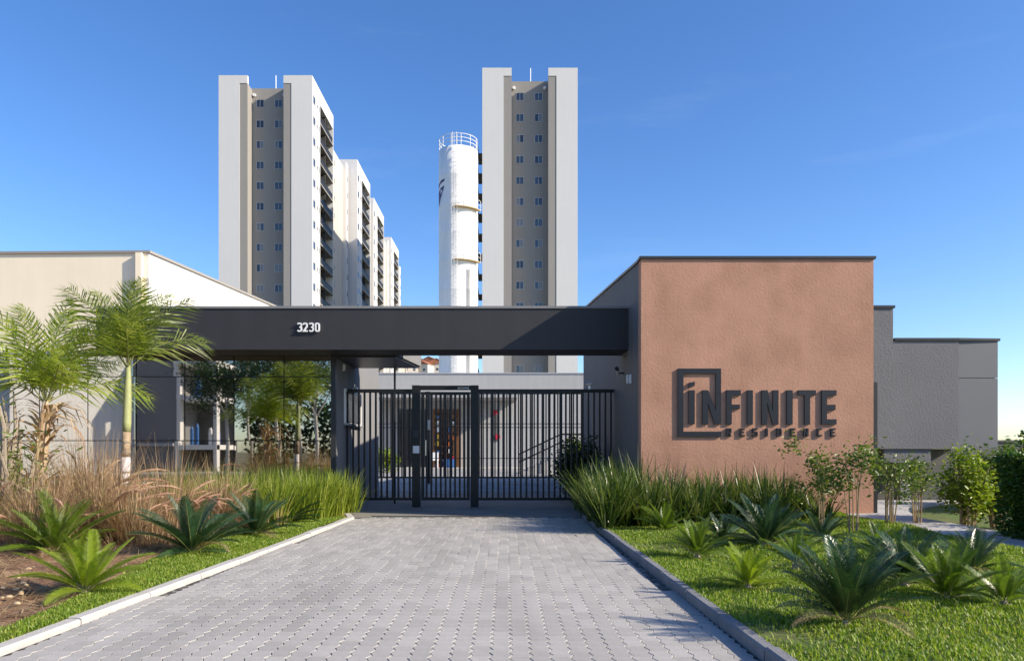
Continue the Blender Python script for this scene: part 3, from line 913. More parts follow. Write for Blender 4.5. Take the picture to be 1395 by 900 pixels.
# ================================================================== WAREHOUSE on the left
wh = thing('warehouse', 'large cream warehouse wall behind palms at far left', 'building', (-30, 40, 0))
c = P(203,345,40); e = P(366,416,54.1); lft = P(-60,347,40)
zt_ = c[2]
f0 = (-42.0, 40.6)
def wprism(m, z0, z1, off=0.0):
    return MB().prism_xy([(f0[0]-off,f0[1]-off), (c[0]+off,c[1]-off), (e[0]+off*1,e[1]+6), (f0[0]-off,e[1]+6)], z0, z1)
dirv = Vector((e[0]-c[0], e[1]-c[1])).normalized()
part('front_wall', MB().prism_xy([f0, (c[0]-.15,c[1]), (c[0]-.15,c[1]+.4), (f0[0],f0[1]+.4)], -.1, zt_), M['creampaint'], wh)
e2 = (c[0]+dirv.x*30, c[1]+dirv.y*30)
part('side_wall', MB().prism_xy([(c[0],c[1]+.0), e2, (e2[0]-.4,e2[1]), (c[0]-.148,c[1]+.402), (c[0]-.148,c[1])], -.1, zt_), M['white'], wh)
part('corner_pilaster', MB().box(c[0]-.62, c[0]-.3, c[1]-.25, c[1]-.002, -.1, zt_-.02), M['creampaint'], wh)
part('coping', MB().prism_xy([(f0[0],f0[1]-.1), (c[0]+.1,c[1]-.1), (e2[0]+.1,e2[1]), (e2[0]-.5,e2[1]), (c[0]-.6,c[1]+.5), (f0[0],f0[1]+.5)], zt_+.003, zt_+.14), M['taupe'], wh)
for i in range(7):
    t_ = .08+i*.13
    x, y = c[0]+dirv.x*30*t_, c[1]+dirv.y*30*t_
    part('wall_joint', MB().box(x-.0, x+.012, y-.02, y+.02, 0, zt_-.05), M['creampaint'], wh)

# ================================================================== TOWERS
TH = 53.2
winw, winh = 1.12, 1.14
def window_meshes(axis='x'):
    fr = MB(); t = .07
    if axis == 'x':
        fr.box(-winw/2,winw/2,-.05,.0,-winh/2,-winh/2+t).box(-winw/2,winw/2,-.05,.0,winh/2-t,winh/2)
        fr.box(-winw/2,-winw/2+t,-.05,.0,-winh/2+t,winh/2-t).box(winw/2-t,winw/2,-.05,.0,-winh/2+t,winh/2-t).box(-.03,.03,-.048,.0,-winh/2+t,winh/2-t)
        return fr
wf_me = window_meshes().mesh('window', M['wframe'])
pane_a = [MB().box(-winw/2+.07,-.03,-.02,-.002,-winh/2+.07,winh/2-.07).mesh('pane', M[k]) for k in ('bluepane','palepane','glass')]
pane_b = [MB().box(.03,winw/2-.07,-.025,-.002,-winh/2+.07,winh/2-.07).mesh('pane', M[k]) for k in ('bluepane','palepane','glass')]
swf_me = {}
def swin(ww, hh):
    k_ = (ww, hh)
    if k_ not in swf_me:
        t = .06
        swf_me[k_] = (MB().box(0,.05,-ww/2,ww/2,-hh/2,-hh/2+t).box(0,.05,-ww/2,ww/2,hh/2-t,hh/2).box(0,.05,-ww/2,-ww/2+t,-hh/2+t,hh/2-t).box(0,.05,ww/2-t,ww/2,-hh/2+t,hh/2-t).mesh('window', M['rail']),
                      MB().box(.002,.02,-ww/2+t,ww/2-t,-hh/2+t,hh/2-t).mesh('pane', M['bluepane']))
    return swf_me[k_]
ROW0, ROWH = 50.15, 2.905
def add_window(root, x, y, z):
    wn = ob('window', wf_me, root, (x, y, z))
    ob('pane', random.choices(pane_a, (5,2,1))[0], wn)
    ob('pane', random.choices(pane_b, (5,2,1.5))[0], wn)
def tower_front(t, depth, side_bal):
    W, T, tp = M['towerwhite'], M['taupe'], MB
    MB().box(0,2.9,0,depth,0,TH).build('wing_wall', W, t)
    MB().box(2.9,4.0,.06,depth,0,52.1).build('wing_band', T, t)
    MB().box(2.9,4.0,.0,.5,52.103,TH-.003).build('wing_cap', W, t)
    MB().box(4.0,9.0,1.9,depth,0,52.3).build('recess_wall', T, t)
    MB().box(9.0,10.1,.06,depth,0,52.1).build('wing_band', T, t)
    MB().box(9.0,10.1,.0,.5,52.103,TH-.003).build('wing_cap', W, t)
    if not side_bal:
        MB().box(10.1,13.0,0,depth,0,TH).build('wing_wall', W, t)
    else:
        MB().box(10.1,11.3,0,depth,0,TH).build('wing_wall', W, t)
        MB().box(11.3,13.0,0,4.4,0,TH-.002).build('wing_wall', W, t)
        MB().box(11.3,13.0,12.25,depth,0,TH-.004).build('end_fin', W, t)
        MB().box(11.3,13.0,4.403,12.247,51.1,TH-.002).build('balcony_cap', W, t)
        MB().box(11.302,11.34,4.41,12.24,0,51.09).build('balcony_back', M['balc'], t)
    for x, z in ((4.35,51.3),(8.6,51.3)):
        MB().tube([(x,1.9,z),(x,1.6,z)], .22, 10).build('flood_lamp', M['frame'], t)
    MB().tube([(6.7,4,52.3),(6.7,4,55.2)], .07, 6).build('lightning_rod', M['frame'], t)
    for i in range(15):
        z = ROW0-i*ROWH
        for x in (5.15, 7.75):
            add_window(t, x, 1.9, z)

def tower_side(t, rows=15, sm=True):
    slab = MB().box(11.342,13.03,4.402,12.248,-.09,.12).mesh('balcony_slab', M['taupe'])
    rail = MB().box(12.86,12.92,4.42,12.23,.121,1.05).mesh('balcony_railing', M['brailing'])
    bar = MB().box(12.84,12.95,4.41,12.24,1.052,1.12).mesh('balcony_handrail', M['balc'])
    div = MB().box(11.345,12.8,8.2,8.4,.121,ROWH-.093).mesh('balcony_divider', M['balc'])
    door = MB().box(11.342,11.39,5.2,7.4,.121,2.2).box(11.342,11.39,9.2,11.4,.121,2.2).mesh('balcony_door', M['glass'])
    for i in range(rows):
        z = ROW0+.9-1.14-.4-(i+.35)*ROWH
        ob('balcony_slab', slab, t, (0,0,z)); ob('balcony_railing', rail, t, (0,0,z)); ob('balcony_handrail', bar, t, (0,0,z))
        ob('balcony_divider', div, t, (0,0,z)); ob('balcony_door', door, t, (0,0,z))
        zw = ROW0-i*ROWH
        for (y, ww, hh) in ((1.0,1.3,1.15),(2.75,.55,.6),(3.7,.5,.9)):
            f_, p_ = swin(ww, hh)
            o1 = ob('window', f_, t, (13.0, y, zw)); ob('pane', p_, o1)

def tower_link(t, y0, y1, rows=15):
    MB().box(5.0,11.15,y0,y1,0,51.2).build('link_wall', M['link'], t)
    MB().box(11.152,11.75,y1-2.2,y1-.4,0,51.9).build('link_pier', M['towerwhite'], t)
    for i in range(rows):
        zw = ROW0-1.0-i*ROWH
        for (y, ww, hh) in ((y0+5.0,1.3,1.15),(y0+8.5,.55,.9)):
            if y > y1-3: continue
            f_, p_ = swin(ww, hh)
            o1 = ob('window', f_, t, (11.15, y, zw)); ob('pane', p_, o1)
        f_, p_ = swin(.7, 1.1)
        o1 = ob('window', f_, t, (11.75, y1-1.3, zw)); ob('pane', p_, o1)

TG = 'apartment towers beyond the clubhouse'
rt = thing('apartment_tower', 'lone right apartment tower with pale wings and taupe recess behind water tank', 'tower', (-3.3, 100, 0), group=TG)
tower_front(rt, 38, False)
for i in range(14):
    z = 44.0-i*ROWH
    MB().box(-.85,-.002,6.0,10.0,z-.12,z).box(-.85,-.80,6.0,10.0,z+.002,z+1.0).build('balcony', M['balc'], rt)
    MB().box(-.88,-.86,6.0,10.0,z-.2,z+.05).build('balcony_edge', M['rail'], rt)
lt = thing('apartment_tower', 'tall left apartment tower nearest of its row with balconies on its side', 'tower', (-40.0, 102, 0), group=TG)
tower_front(lt, 12.5, True)
tower_side(lt)
cnt = [(-39.75,131.5,'second apartment tower of the row receding behind the left tower',(12.502,29.4)),
       (-40.4,151.5,'third apartment tower of the row receding behind the left tower',(12.502,19.9)),
       (-41.2,179.5,'farthest and smallest apartment tower of the row behind the left tower',(12.502,27.9))]
for (x, y, lab, lk) in cnt:
    c2 = copy_tree(lt); c2.location = (x, y, 0); c2['label'] = lab; c2.name = 'apartment_tower'
# links are added after copying so that each has its own length
tower_link(lt, 12.502, 29.4)
for c2, (x, y, lab, lk) in zip([o for o in bpy.data.objects if o.get('category') == 'tower' and o.location.y > 120], cnt):
    ln = {131.5: 19.9, 151.5: 27.9, 179.5: 25.0}[round(c2.location.y, 1)]
    tower_link(c2, 12.502, ln)

# ================================================================== WATER TANK
TY = 80.0
tx, tr_ = P(624.5,0,TY)[0], 2.12
tzt = P(0,208,TY)[2]
wt = thing('water_tank', 'tall white cylindrical water tank with blue emblem and caged ladder', 'water tank', (tx, TY, 0))
def ring(r, z, n=48): return [(r*math.cos(2*math.pi*i/n), r*math.sin(2*math.pi*i/n), z) for i in range(n)]
b = MB(); n = 48
zz = [0] + [tzt*i/11 for i in range(1, 12)]
prof = []
for i, z in enumerate(zz):
    prof.append((tr_, z))
    if 0 < i < 11: prof += [(tr_+.006, z+.02), (tr_+.006, z+.06), (tr_, z+.08)]
prof += [(0.02, tzt+.25)]
for (r, z) in prof: b.v += ring(r, z, n)
for i in range(len(prof)-1):
    for k_ in range(n):
        k2 = (k_+1) % n
        b.f.append((i*n+k_, i*n+k2, (i+1)*n+k2, (i+1)*n+k_))
b.build('shell', M['tank'], wt, smooth=True)
# railing on top
for zr in (.45,.85,1.25):
    b = MB().tube(ring(tr_-.05, tzt+zr, 32)+ring(tr_-.05, tzt+zr, 32)[:1], .035, 6, False); b.build('railing_ring', M['frame'], wt)
for i in range(12):
    a = 2*math.pi*i/12+.2
    MB().tube([((tr_-.05)*math.cos(a),(tr_-.05)*math.sin(a),tzt-.1),((tr_-.05)*math.cos(a),(tr_-.05)*math.sin(a),tzt+1.25)], .035, 6).build('railing_post', M['frame'], wt)
# ladder with cage hoops
def polar(deg, r): a = R(deg); return (r*math.sin(a), -r*math.cos(a))
la = -7
for s_ in (-.22,.22):
    x, y = polar(la, tr_+.18); MB().tube([(x+s_,y,4),(x+s_,y,tzt+1.3)], .03, 6).build('ladder_rail', M['rail'], wt)
x, y = polar(la, tr_+.18)
rung = MB().box(-.22,.22,-.015,.015,-.015,.015).mesh('rung', M['rail'])
for i in range(70):
    ob('rung', rung, wt, (x, y, 4.2+i*.41))
hoop = MB().tube([(.36*math.cos(a_), -.05-.5*math.sin(a_), 0) for a_ in np.linspace(0, math.pi, 9)], .02, 4).mesh('cage_hoop', M['rail'])
for i in range(26):
    ob('cage_hoop', hoop, wt, (x, y, 5.5+i*1.08))
for a_ in (30, 90, 150):
    MB().tube([(x+.36*math.cos(R(a_)), y-.05-.5*math.sin(R(a_)), 5.5),(x+.36*math.cos(R(a_)), y-.05-.5*math.sin(R(a_)), tzt+.9)], .02, 4).build('cage_strap', M['rail'], wt)
for py in (291, 361):
    z = P(0,py,TY)[2]
    b = MB(); n_ = 12; pl = []
    for i in range(n_+1):
        pl.append(polar(la-2+i*(80/n_), tr_+.02))
    for i in range(n_, -1, -1):
        pl.append(polar(la-2+i*(80/n_), tr_+.5))
    b.prism_xy(pl[::-1], z, z+.07); b.build('platform', M['ochre'], wt)
    pts = [(*polar(la-2+i*(80/n_), tr_+.48), z+1.0) for i in range(n_+1)]
    MB().tube(pts, .025, 5).build('platform_rail', M['frame'], wt)
    MB().tube([(p[0],p[1],z+.5) for p in pts], .02, 5).build('platform_rail', M['frame'], wt)
    for i in range(0, n_+1, 3):
        p = pts[i]; MB().tube([(p[0],p[1],z),p], .025, 5).build('platform_post', M['frame'], wt)
# pipe on the right side
for a_ in (30, 36):
    x2_, y2_ = polar(a_, tr_+.1); MB().tube([(x2_,y2_,1),(x2_,y2_,P(0,372,TY)[2])], .04, 6).build('pipe', M['balc'], wt)
# emblem: two strokes wrapped on the shell, at the left
def wrap(pts, r):
    return pts
def emblem(poly_px):
    b = MB(); r = tr_+.02
    vv = []
    for (px, py) in poly_px:
        X = P(px, py, TY)[0]-tx
        s__ = max(-.995, min(.995, X/tr_)); a_ = math.asin(s__)
        vv.append((r*math.sin(a_), -r*math.cos(a_), P(px, py, TY-2)[2]))
    b.v = vv + [(p[0]*1.012, p[1]*1.012, p[2]) for p in vv]
    nn = len(vv)
    b.f = [tuple(range(nn)), tuple(range(2*nn-1, nn-1, -1))] + [(i, (i+1)%nn, nn+(i+1)%nn, nn+i) for i in range(nn)]
    return b
emblem([(598.6,247),(600,244.5),(603,242.3),(607.5,241.5),(606.8,244.6),(603,245.5),(600,247.5),(598.8,250)]).build('emblem', M['blue'], wt)
emblem([(598.9,257),(600.5,253.5),(603.5,251.8),(607,251.2),(605.5,256),(603.2,262),(601,268),(599.2,276)]).build('emblem', M['blue'], wt)

# ================================================================== far houses on the hill
hme_w = MB().box(-4,4,-3.5,3.5,0,5.5).mesh('wall', M['hwall'])
hme_r = MB().prism_xz([(-4.5,5.5),(4.5,5.5),(0,7.6)], -3.9, 3.9).mesh('roof', M['roof'])
hwin = MB().box(-.6,.6,-3.56,-3.5,0,1.2).mesh('window', M['glass'])
def hillz(x, y):
    j = (y-240)/40
    return 46*math.exp(-((x+60)/150)**2)*min(1, max(0,j)/4)**.8 - 2 + 2.5*math.sin(x*.06+y*.03)
hp = [(516,505),(528,503),(540,504.5),(548,502),(556,503),(566,502.5),(577,503.5),(584,501),(591,502.5),(597,499.5),(603,501),(571,499),(587,497),(535,500),(560,499.5)]
for i, (px, py) in enumerate(hp):
    Yh = 300
    for it in range(60):
        Yh = 300+it*4
        X = (px-VX)/F*Yh
        if hillz(X, Yh) > EYE+(VY-(py+8))/F*Yh-2: break
    X = (px-VX)/F*Yh
    h = thing('hill_house', 'tiny clay roofed house on the far hill beyond the clubhouse roof', 'house', (X, Yh, P(0,py+6,Yh)[2]-1), random.uniform(-.5,.5), 'houses on the far hill')
    ob('wall', hme_w, h); ob('roof', hme_r, h)
    for wx_ in (-2, 2): ob('window', hwin, h, (wx_, 0, 2.2))

# ================================================================== ACROSS THE STREET (seen in the mirror glass)
struct('street', MB().quad((-60,-4.9,-.05),(60,-4.9,-.05),(60,-.4,-.05),(-60,-.4,-.05)), M['asphalt'])
struct('sidewalk', MB().box(-60,60,-.38,1.36,-.11,-.015), M['path'])
struct('far_sidewalk', MB().box(-20.5,60,-9.4,-4.92,-.11,.04), M['path'])
def street_tree(x, y, h, lab):
    t = thing('street_tree', lab, 'tree', (x, y, 0), group='street trees across from the guardhouse')
    MB().tube([(0,0,-.05),(.05,.02,1.5),(-.03,.05,3.0),(.06,.0,h*.62)], [.10,.085,.07,.05], 8).build('trunk', M['palebark'], t, smooth=True)
    for a in (0, 2.1, 4.2):
        MB().tube([(0,0.03,h*.45),(.5*math.cos(a),.5*math.sin(a),h*.6),(1.0*math.cos(a),1.0*math.sin(a),h*.74)], [.05,.035,.02], 6).build('limb', M['palebark'], t)
    cl = rng.normal(size=(26,3))*np.array([.85,.85,.55]) + np.array([0,0,h*.76])
    pos = np.concatenate([c + rng.normal(size=(150,3))*.34 for c in cl])
    ob('crown', npmesh('crown', *leaves(pos, .16), L['tree']), t)
for px, d, h, lab in ((308,34.2,5.9,'pale trunked street tree mirrored left in the guardhouse glass'),(378,34.6,6.3,'pale trunked street tree mirrored mid way in the guardhouse glass'),
                      (432,34.0,6.0,'pale trunked street tree mirrored nearest the glass corner by the gate'),(340,44,8,'dark street tree mirrored further back between pale trunks'),(410,46,8.5,'dark street tree mirrored far back near the glass corner')):
    street_tree((px-VX)/F*d, 2*GY-d, h, lab)
D = 38.2
def mx(px, d=D): return (px-VX)/F*d
gb = thing('street_building', 'plain grey building across the street mirrored in the glass', 'building', (mx(210), 2*GY-D, 0))
part('wall', MB().box(mx(182), mx(239), 2*GY-D-8, 2*GY-D, -.1, 6.0), M['mgrey'], gb)
part('ledge', MB().box(mx(182), mx(239), 2*GY-D+.002, 2*GY-D+.3, 1.35, 1.5), M['lgrey'], gb)
wb = thing('white_hall', 'long white rendered hall across the street mirrored at left of the glass', 'building', (mx(60), 2*GY-D, 0))
wb.location = (mx(181), 2*GY-D, 0); wb.rotation_euler = (0, 0, R(-60))
MB().box(-5.9, 0, -8, 0, -.1, 6.6).build('wall', M['white'], wb)
MB().box(-6.0, .1, -8.1, .15, 6.602, 6.75).build('roof', M['lgrey'], wb)
an = thing('open_annex', 'white framed open annex with blue drums across the street', 'building', (mx(266), 2*GY-D, 0))
xa, xb = mx(239.5), mx(295)
for x in (xa, xb-.18): part('post', MB().box(x, x+.18, 2*GY-D-.3, 2*GY-D+.1, -.1, 5.6), M['white'], an)
for z in (1.15, 3.75, 5.6): part('floor_edge', MB().box(xa, xb, 2*GY-D-2.5, 2*GY-D+.14, z+.002, z+.25), M['white'], an)
part('rear_wall', MB().box(xa, xb, 2*GY-D-2.7, 2*GY-D-2.52, -.1, 5.8), M['dgrey'], an)
for i in range(9):
    for zf_ in (1.405, 4.005):
        x = xa+.35+i*.2
        if random.random() < .25: continue
        h = random.uniform(.7,1.2)
        o = MB().tube([(0,0,0),(0,0,h*.85),(0,0,h)], [.09,.09,.04], 10).build('drum', M[random.choice(['bluebox','frame','bluebox','dgrey'])], None, (x, 2*GY-D-.5-.3*random.random(), zf_+.0))
        tag(o, 'slim gas drum standing on a shelf of the open annex', 'drum', 'gas drums in the open annex')
# dark hedge bank closing the view
hedgepos = np.stack([rng.uniform(-17,14,9000), -20+rng.normal(size=9000)*.5, rng.random(9000)**.7*4.2], 1)
tag(ob('hedge_bank', npmesh('hedge_bank', *leaves(hedgepos, .4, .6), L['bush'])), 'dark hedge bank closing the far side of the street', 'hedge', kind='stuff')

# ================================================================== PLANTS
def inside(poly, x, y):
    c = np.zeros(len(x), bool); n = len(poly)
    for i in range(n):
        x1, y1 = poly[i]; x2, y2 = poly[(i+1) % n]
        cond = (y1 > y) != (y2 > y)
        with np.errstate(divide='ignore', invalid='ignore'):
            xi = (x2-x1)*(y-y1)/(y2-y1)+x1
        c ^= cond & (x < xi)
    return c

def lawn_blades(name, poly, z, hfun, n, label, hmin=.016, hmax=.036):
    xs = [p[0] for p in poly]; ys = [p[1] for p in poly]
    # more blades near the camera
    u = rng.random(n)
    y = min(ys) + (max(ys)-min(ys))*u**1.7
    x = rng.uniform(min(xs), max(xs), n)
    k_ = inside(poly, x, y) & (np.abs(x) < .75*y+.6)
    x, y = x[k_], y[k_]
    zz = z + np.array([hfun(a, b) for a, b in zip(x, y)]) - .004
    m_ = len(x)
    k2_ = (np.sin(x*2.3+1.1)*np.sin(y*1.7+.3)+.6*np.sin(x*6.1+y*4.7)+rng.normal(size=len(x))*.5) > -1.0
    x, y, zz = x[k2_], y[k2_], zz[k2_]; m_ = len(x)
    cl = .6+.4*np.sin(x*5.1+np.sin(y*3.7)*2)*np.sin(y*4.3+1)
    V, Fq = blades(np.stack([x,y,zz],1), (hmin+(hmax-hmin)*rng.random(m_))*(.75+.35*cl)*(1+y*.03), .006+.004*rng.random(m_)+y*.0007, rng.random(m_)*.7, rng.random(m_)*.9, rng.random(m_)*6.28, 2)
    o = ob(name, npmesh(name, V, Fq, L['lawn']))
    tag(o, label, 'grass', kind='stuff')
lawn_blades('lawn_grass', [p for p in RL], .085, h_right, 330000, 'short bright mown grass of the right lawn')
lawn_blades('lawn_grass', LL, .035, h_left, 210000, 'short mown grass of the narrow left verge')

def tufts(name, centers, per, hl, wd, spread, lean, curl, m, label, segs=4, cat='grass', kind='stuff', parent=None):
    c = np.repeat(np.asarray(centers, float), per, axis=0)
    n = len(c)
    ang = rng.random(n)*6.283; rr = np.sqrt(rng.random(n))*spread
    base = c[:, :3] + np.stack([np.cos(ang)*rr, np.sin(ang)*rr, np.zeros(n)], 1)
    scale = c[:, 3] if c.shape[1] > 3 else np.ones(n)
    V, Fq = blades(base, hl*(.38+.68*rng.random(n))*scale, wd*(.7+.6*rng.random(n)), lean*rng.random(n)**1.2, curl*rng.random(n)**1.5, ang+rng.normal(size=n)*.7, segs)
    o = ob(name, npmesh(name, V, Fq, m, True), parent)
    if label: tag(o, label, cat, kind=kind)
    elif kind: o['kind'] = kind
    return o
# left border of bright grass before the glass
cs = []
for i in range(130):
    y = rng.uniform(10.6, 13.6); x0_ = -5.6+(y-10.6)*.1; x = rng.uniform(x0_, -2.95 - max(0, 11.9-y)*.35)
    cs.append((x, y, .04, rng.uniform(.55,1.12)))
for i in range(26):   # front row, full tufts along the lawn edge
    u = i/25; cs.append((-3.45+.62*u+rng.normal()*.06, 11.2+1.9*u+rng.normal()*.08, .04, rng.uniform(.85,1.1)))
tufts('border_grass', cs, 80, .80, .017, .13, .55, 1.3, L['border'], 'bright strappy green grass border before the guardhouse glass')
# darker grass at the foot of the glass
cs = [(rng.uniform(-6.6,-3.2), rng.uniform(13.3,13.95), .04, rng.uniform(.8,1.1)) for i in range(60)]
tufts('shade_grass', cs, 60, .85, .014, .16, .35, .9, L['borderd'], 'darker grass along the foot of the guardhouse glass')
# right border
cs = []
for i in range(150):
    x = rng.uniform(1.45, 4.75); y = rng.uniform(10.3, 11.85)
    if x > 4.0 and y < 10.8: continue
    cs.append((x, y, .07, rng.uniform(.45,1.0)))
for i in range(30):
    cs.append((rng.uniform(1.32,2.1), rng.uniform(10.1,12.4), .05, rng.uniform(.95,1.2)))
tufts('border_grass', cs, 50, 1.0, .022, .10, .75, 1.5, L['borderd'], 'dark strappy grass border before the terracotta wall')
cs = [(rng.uniform(1.4,2.1), rng.uniform(12.3,14.7), .02, rng.uniform(.9,1.2)) for i in range(26)]
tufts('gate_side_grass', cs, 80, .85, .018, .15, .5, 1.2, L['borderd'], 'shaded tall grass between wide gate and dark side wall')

# fountain grasses with plumes
def plume_mesh(Lp, bend):
    b = MB(); pts = []; n = 8
    for i in range(n+1):
        t = i/n; a = bend*t**1.3
        if i == 0: p = Vector((0,0,0))
        else: p = pts[-1] + Vector((math.sin(a),0,math.cos(a)))*Lp/n
        pts.append(p)
    k_ = int(n*.55)
    b.tube(pts[:k_+1], .0022, 4)
    b.tube(pts[k_:], [.007]+[.015]*(n-k_-1)+[.003], 6)
    # bristles
    for i in range(130):
        u = random.random()*(n-k_-.01)+k_; j = int(u); p = pts[j].lerp(pts[j+1], u-j)
        d = (pts[j+1]-pts[j]).normalized()
        o_ = Vector((random.gauss(0,1),random.gauss(0,1),random.gauss(0,1))); o_ = (o_-d*o_.dot(d)).normalized()
        e_ = p + (d*.8+o_*.9).normalized()*.035*(1.1-.4*(u-k_)/(n-k_))
        s__ = d.cross(o_)*.0016
        b.quad(p-s__, p+s__, e_)
    return b.mesh('plume', L['plume'])
plumes = [plume_mesh(.95,1.5), plume_mesh(.85,1.2), plume_mesh(1.05,1.75), plume_mesh(.8,.9)]
def fountain(x, y, s, lab, m, np_=9, lean_dir=0.0):
    np_ = int(np_*1.5)
    t = thing('fountain_grass', lab, 'grass clump', (x, y, .07), group='dry fountain grass clumps in the left bed')
    tufts('dry_leaves', [(0,0,0,s)], 600, 1.25, .007, .22*s, .75, 1.5, m, None, 5, parent=t)
    tufts('fallen_leaves', [(rng.normal()*.25,rng.normal()*.25,0,s) for i in range(5)], 80, .5, .009, .25, 1.35, .5, L['straw'], None, 3, parent=t)
    for i in range(np_):
        a = lean_dir + random.gauss(0, 1.0)
        o = ob('plume', random.choice(plumes), t, (random.gauss(0,.12), random.gauss(0,.12), .10), (random.uniform(-.1,.1), random.uniform(.15,.6), a), s*random.uniform(.8,1.15))
fountain(-4.85, 8.8, 1.10, 'dry tan fountain grass clump at the foot of the whitewashed palm', L['straw'], 10, .2)
fountain(-4.35, 9.5, 1.0, 'dry fountain grass clump with pink plumes left of the green border', L['straw'], 12, -.1)
fountain(-5.35, 9.4, 1.15, 'purple brown fountain grass clump between the two palms', L['strawp'], 9, .5)
fountain(-5.2, 8.2, .9, 'low straw coloured grass clump behind the green cycad', L['straw'], 5, -.3)
fountain(-4.0, 10.3, .85, 'small russet fountain grass clump before the glass', L['straw'], 7, .0)
fountain(-5.9, 10.4, 1.2, 'tall purplish fountain grass clump against the glass', L['strawp'], 8, .2)
fountain(-4.3, 8.5, .75, 'low dry grass clump behind the dark left cycad', L['straw'], 5, .3)
fountain(-6.3, 8.9, 1.0, 'dry grass clump around the left dead palm stem', L['straw'], 3, .3)

# cycads
def frond_mesh(Lf, arch, m, nl=34, lw=.011, ll=.13, vee=.5, plum=False, droop=.25):
    """rachis rises along +x and arches; leaflets in two rows"""
    pts = []; a0 = 0.0
    n = 12; p = Vector((0,0,0)); dirs = []
    for i in range(n+1):
        t = i/n; a = a0 - arch*t**1.4
        d = Vector((math.cos(a),0,math.sin(a))); pts.append(p.copy()); dirs.append(d); p = p + d*Lf/n
    b = MB().tube(pts, [max(.0015, .0065*(1-i/n*.85)) for i in range(n+1)], 5)
    nr = len(b.f)
    for i in range(nl):
        t = .14+.85*i/(nl-1)
        u = t*n; j = min(n-1, int(u)); q = pts[j].lerp(pts[j+1], u-j); d = dirs[j].lerp(dirs[j+1], u-j).normalized()
        up = Vector((-d.z,0,d.x))
        lng = ll*(math.sin(math.pi*min(1,(t*.93+.07)))**.45)*random.uniform(.9,1.08)*(1-.35*t**6)
        for s_ in (-1, 1):
            sv = Vector((0,s_,0))
            v_ = vee + (random.uniform(-.9,.9) if plum else random.uniform(-.06,.06))
            fw = .75+.4*t
            ld = (d*fw*.8 + sv*math.cos(v_) + up*math.sin(v_)).normalized()
            mid = q + ld*lng*.55; tip = q + ld*lng - Vector((0,0,1))*lng*droop*(1.0 if plum else random.uniform(.4,1.1))
            wv = d*lw*(1-.25*t)
            b.quad(q-wv*.35, q+wv*.35, mid+wv*.5, mid-wv*.5)
            b.quad(mid-wv*.5, mid+wv*.5, tip)
    me = b.mesh('frond', m)
    me.materials.append(L['rachis'])
    for i in range(nr): me.polygons[i].material_index = 1
    return me
FR = {}
for key, m in (('cycad','cycad'),('cycady','cycady'),('cycadg','cycadg')):
    FR['dry'] = [frond_mesh(1.0, 1.2, L['straw'], 40, .012, .16, .4)]
    FR[key] = [frond_mesh(1.0, a, L[m], 54, .016, .22, .5) for a in (.25,.45,.7,.95)]
def cycad(px, py, zg, Lf, nf, kind, lab, emin=.2, emax=1.3, hump=.0):
    x, y, z = G(px, py, zg)
    t = thing('cycad', lab, 'cycad', (x, y, zg-.025), group='cycads in the entrance beds')
    b = MB().tube([(0,0,-.06),(0,0,.01),(0,0,hump),(0,0,hump+.03)], [.035,.04,.032,.012], 10); b.build('caudex', M['bark'], t)
    nf = int(nf*1.45)
    for i in range(nf):
        u = (i+.5)/nf
        el = emin + (emax-emin)*u**.9 + random.uniform(-.16,.16)
        az = i*2.39996 + random.uniform(-.4,.4)
        k_ = min(3, int((1-u)*3.2)+ (1 if random.random()<.3 else 0))
        s_ = 1.15*Lf*(.72+.32*(1-abs(u-.45)))*random.uniform(.85,1.12)
        o = ob('frond', FR['dry'][0] if (u < .2 and random.random() < .3) else FR[kind][k_], t, (0,0,hump+.01))
        o.rotation_mode = 'QUATERNION'
        o.rotation_quaternion = Matrix.Rotation(az,3,'Z').to_quaternion() @ Matrix.Rotation(-el,3,'Y').to_quaternion() @ Matrix.Rotation(random.uniform(-.35,.35),3,'X').to_quaternion()
        o.scale = (s_, s_*(.9 if Lf > .5 else 1.0), s_)
cycad(262,752,.05,.62,22,'cycad','large dark cycad of the left bed behind the verge')
cycad(348,728,.04,.60,20,'cycad','dark cycad between the large left cycad and the bright grass')
cycad(392,711,.04,.55,18,'cycad','dark cycad nearest the bright border grass at left')
cycad(75,752,.07,.64,22,'cycadg','mid green cycad under the dead palm stem at left')
cycad(116,804,.05,.50,15,'cycady','bright yellow green cycad at left edge of the verge')
cycad(950,754,.10,.38,17,'cycadg','slim upright cycad beside the right kerb',.3,1.4)
cycad(1042,741,.12,.56,20,'cycad','silvery dark cycad before the terracotta wall')
cycad(1020,796,.10,.36,15,'cycady','bright yellow green cycad in the middle of the right lawn')
cycad(1152,846,.10,.50,22,'cycad','largest dark cycad in the foreground of the right lawn',.45,1.35,.01)
cycad(1232,792,.13,.44,18,'cycad','dark cycad just behind the largest cycad at right')
cycad(905,722,.08,.40,14,'cycadg','small cycad against the dark strappy grass')
cycad(1290,812,.14,.42,14,'cycadg','cycad near the right edge of the lawn')
cycad(1368,818,.15,.36,10,'cycadg','cycad cut by the right edge of the photo')

cycad(1085,765,.12,.34,13,'cycadg','small cycad between the yellow green cycad and the silvery one')
cycad(1120,735,.12,.36,13,'cycad','small dark cycad at the foot of the leafy saplings')
cycad(985,735,.10,.34,12,'cycad','small dark cycad left of the silvery cycad')
cycad(1325,775,.15,.40,14,'cycad','dark cycad beside the footpath before the clipped hedge')
cycad(1195,745,.13,.32,12,'cycadg','small cycad before the sapling at the terracotta corner')
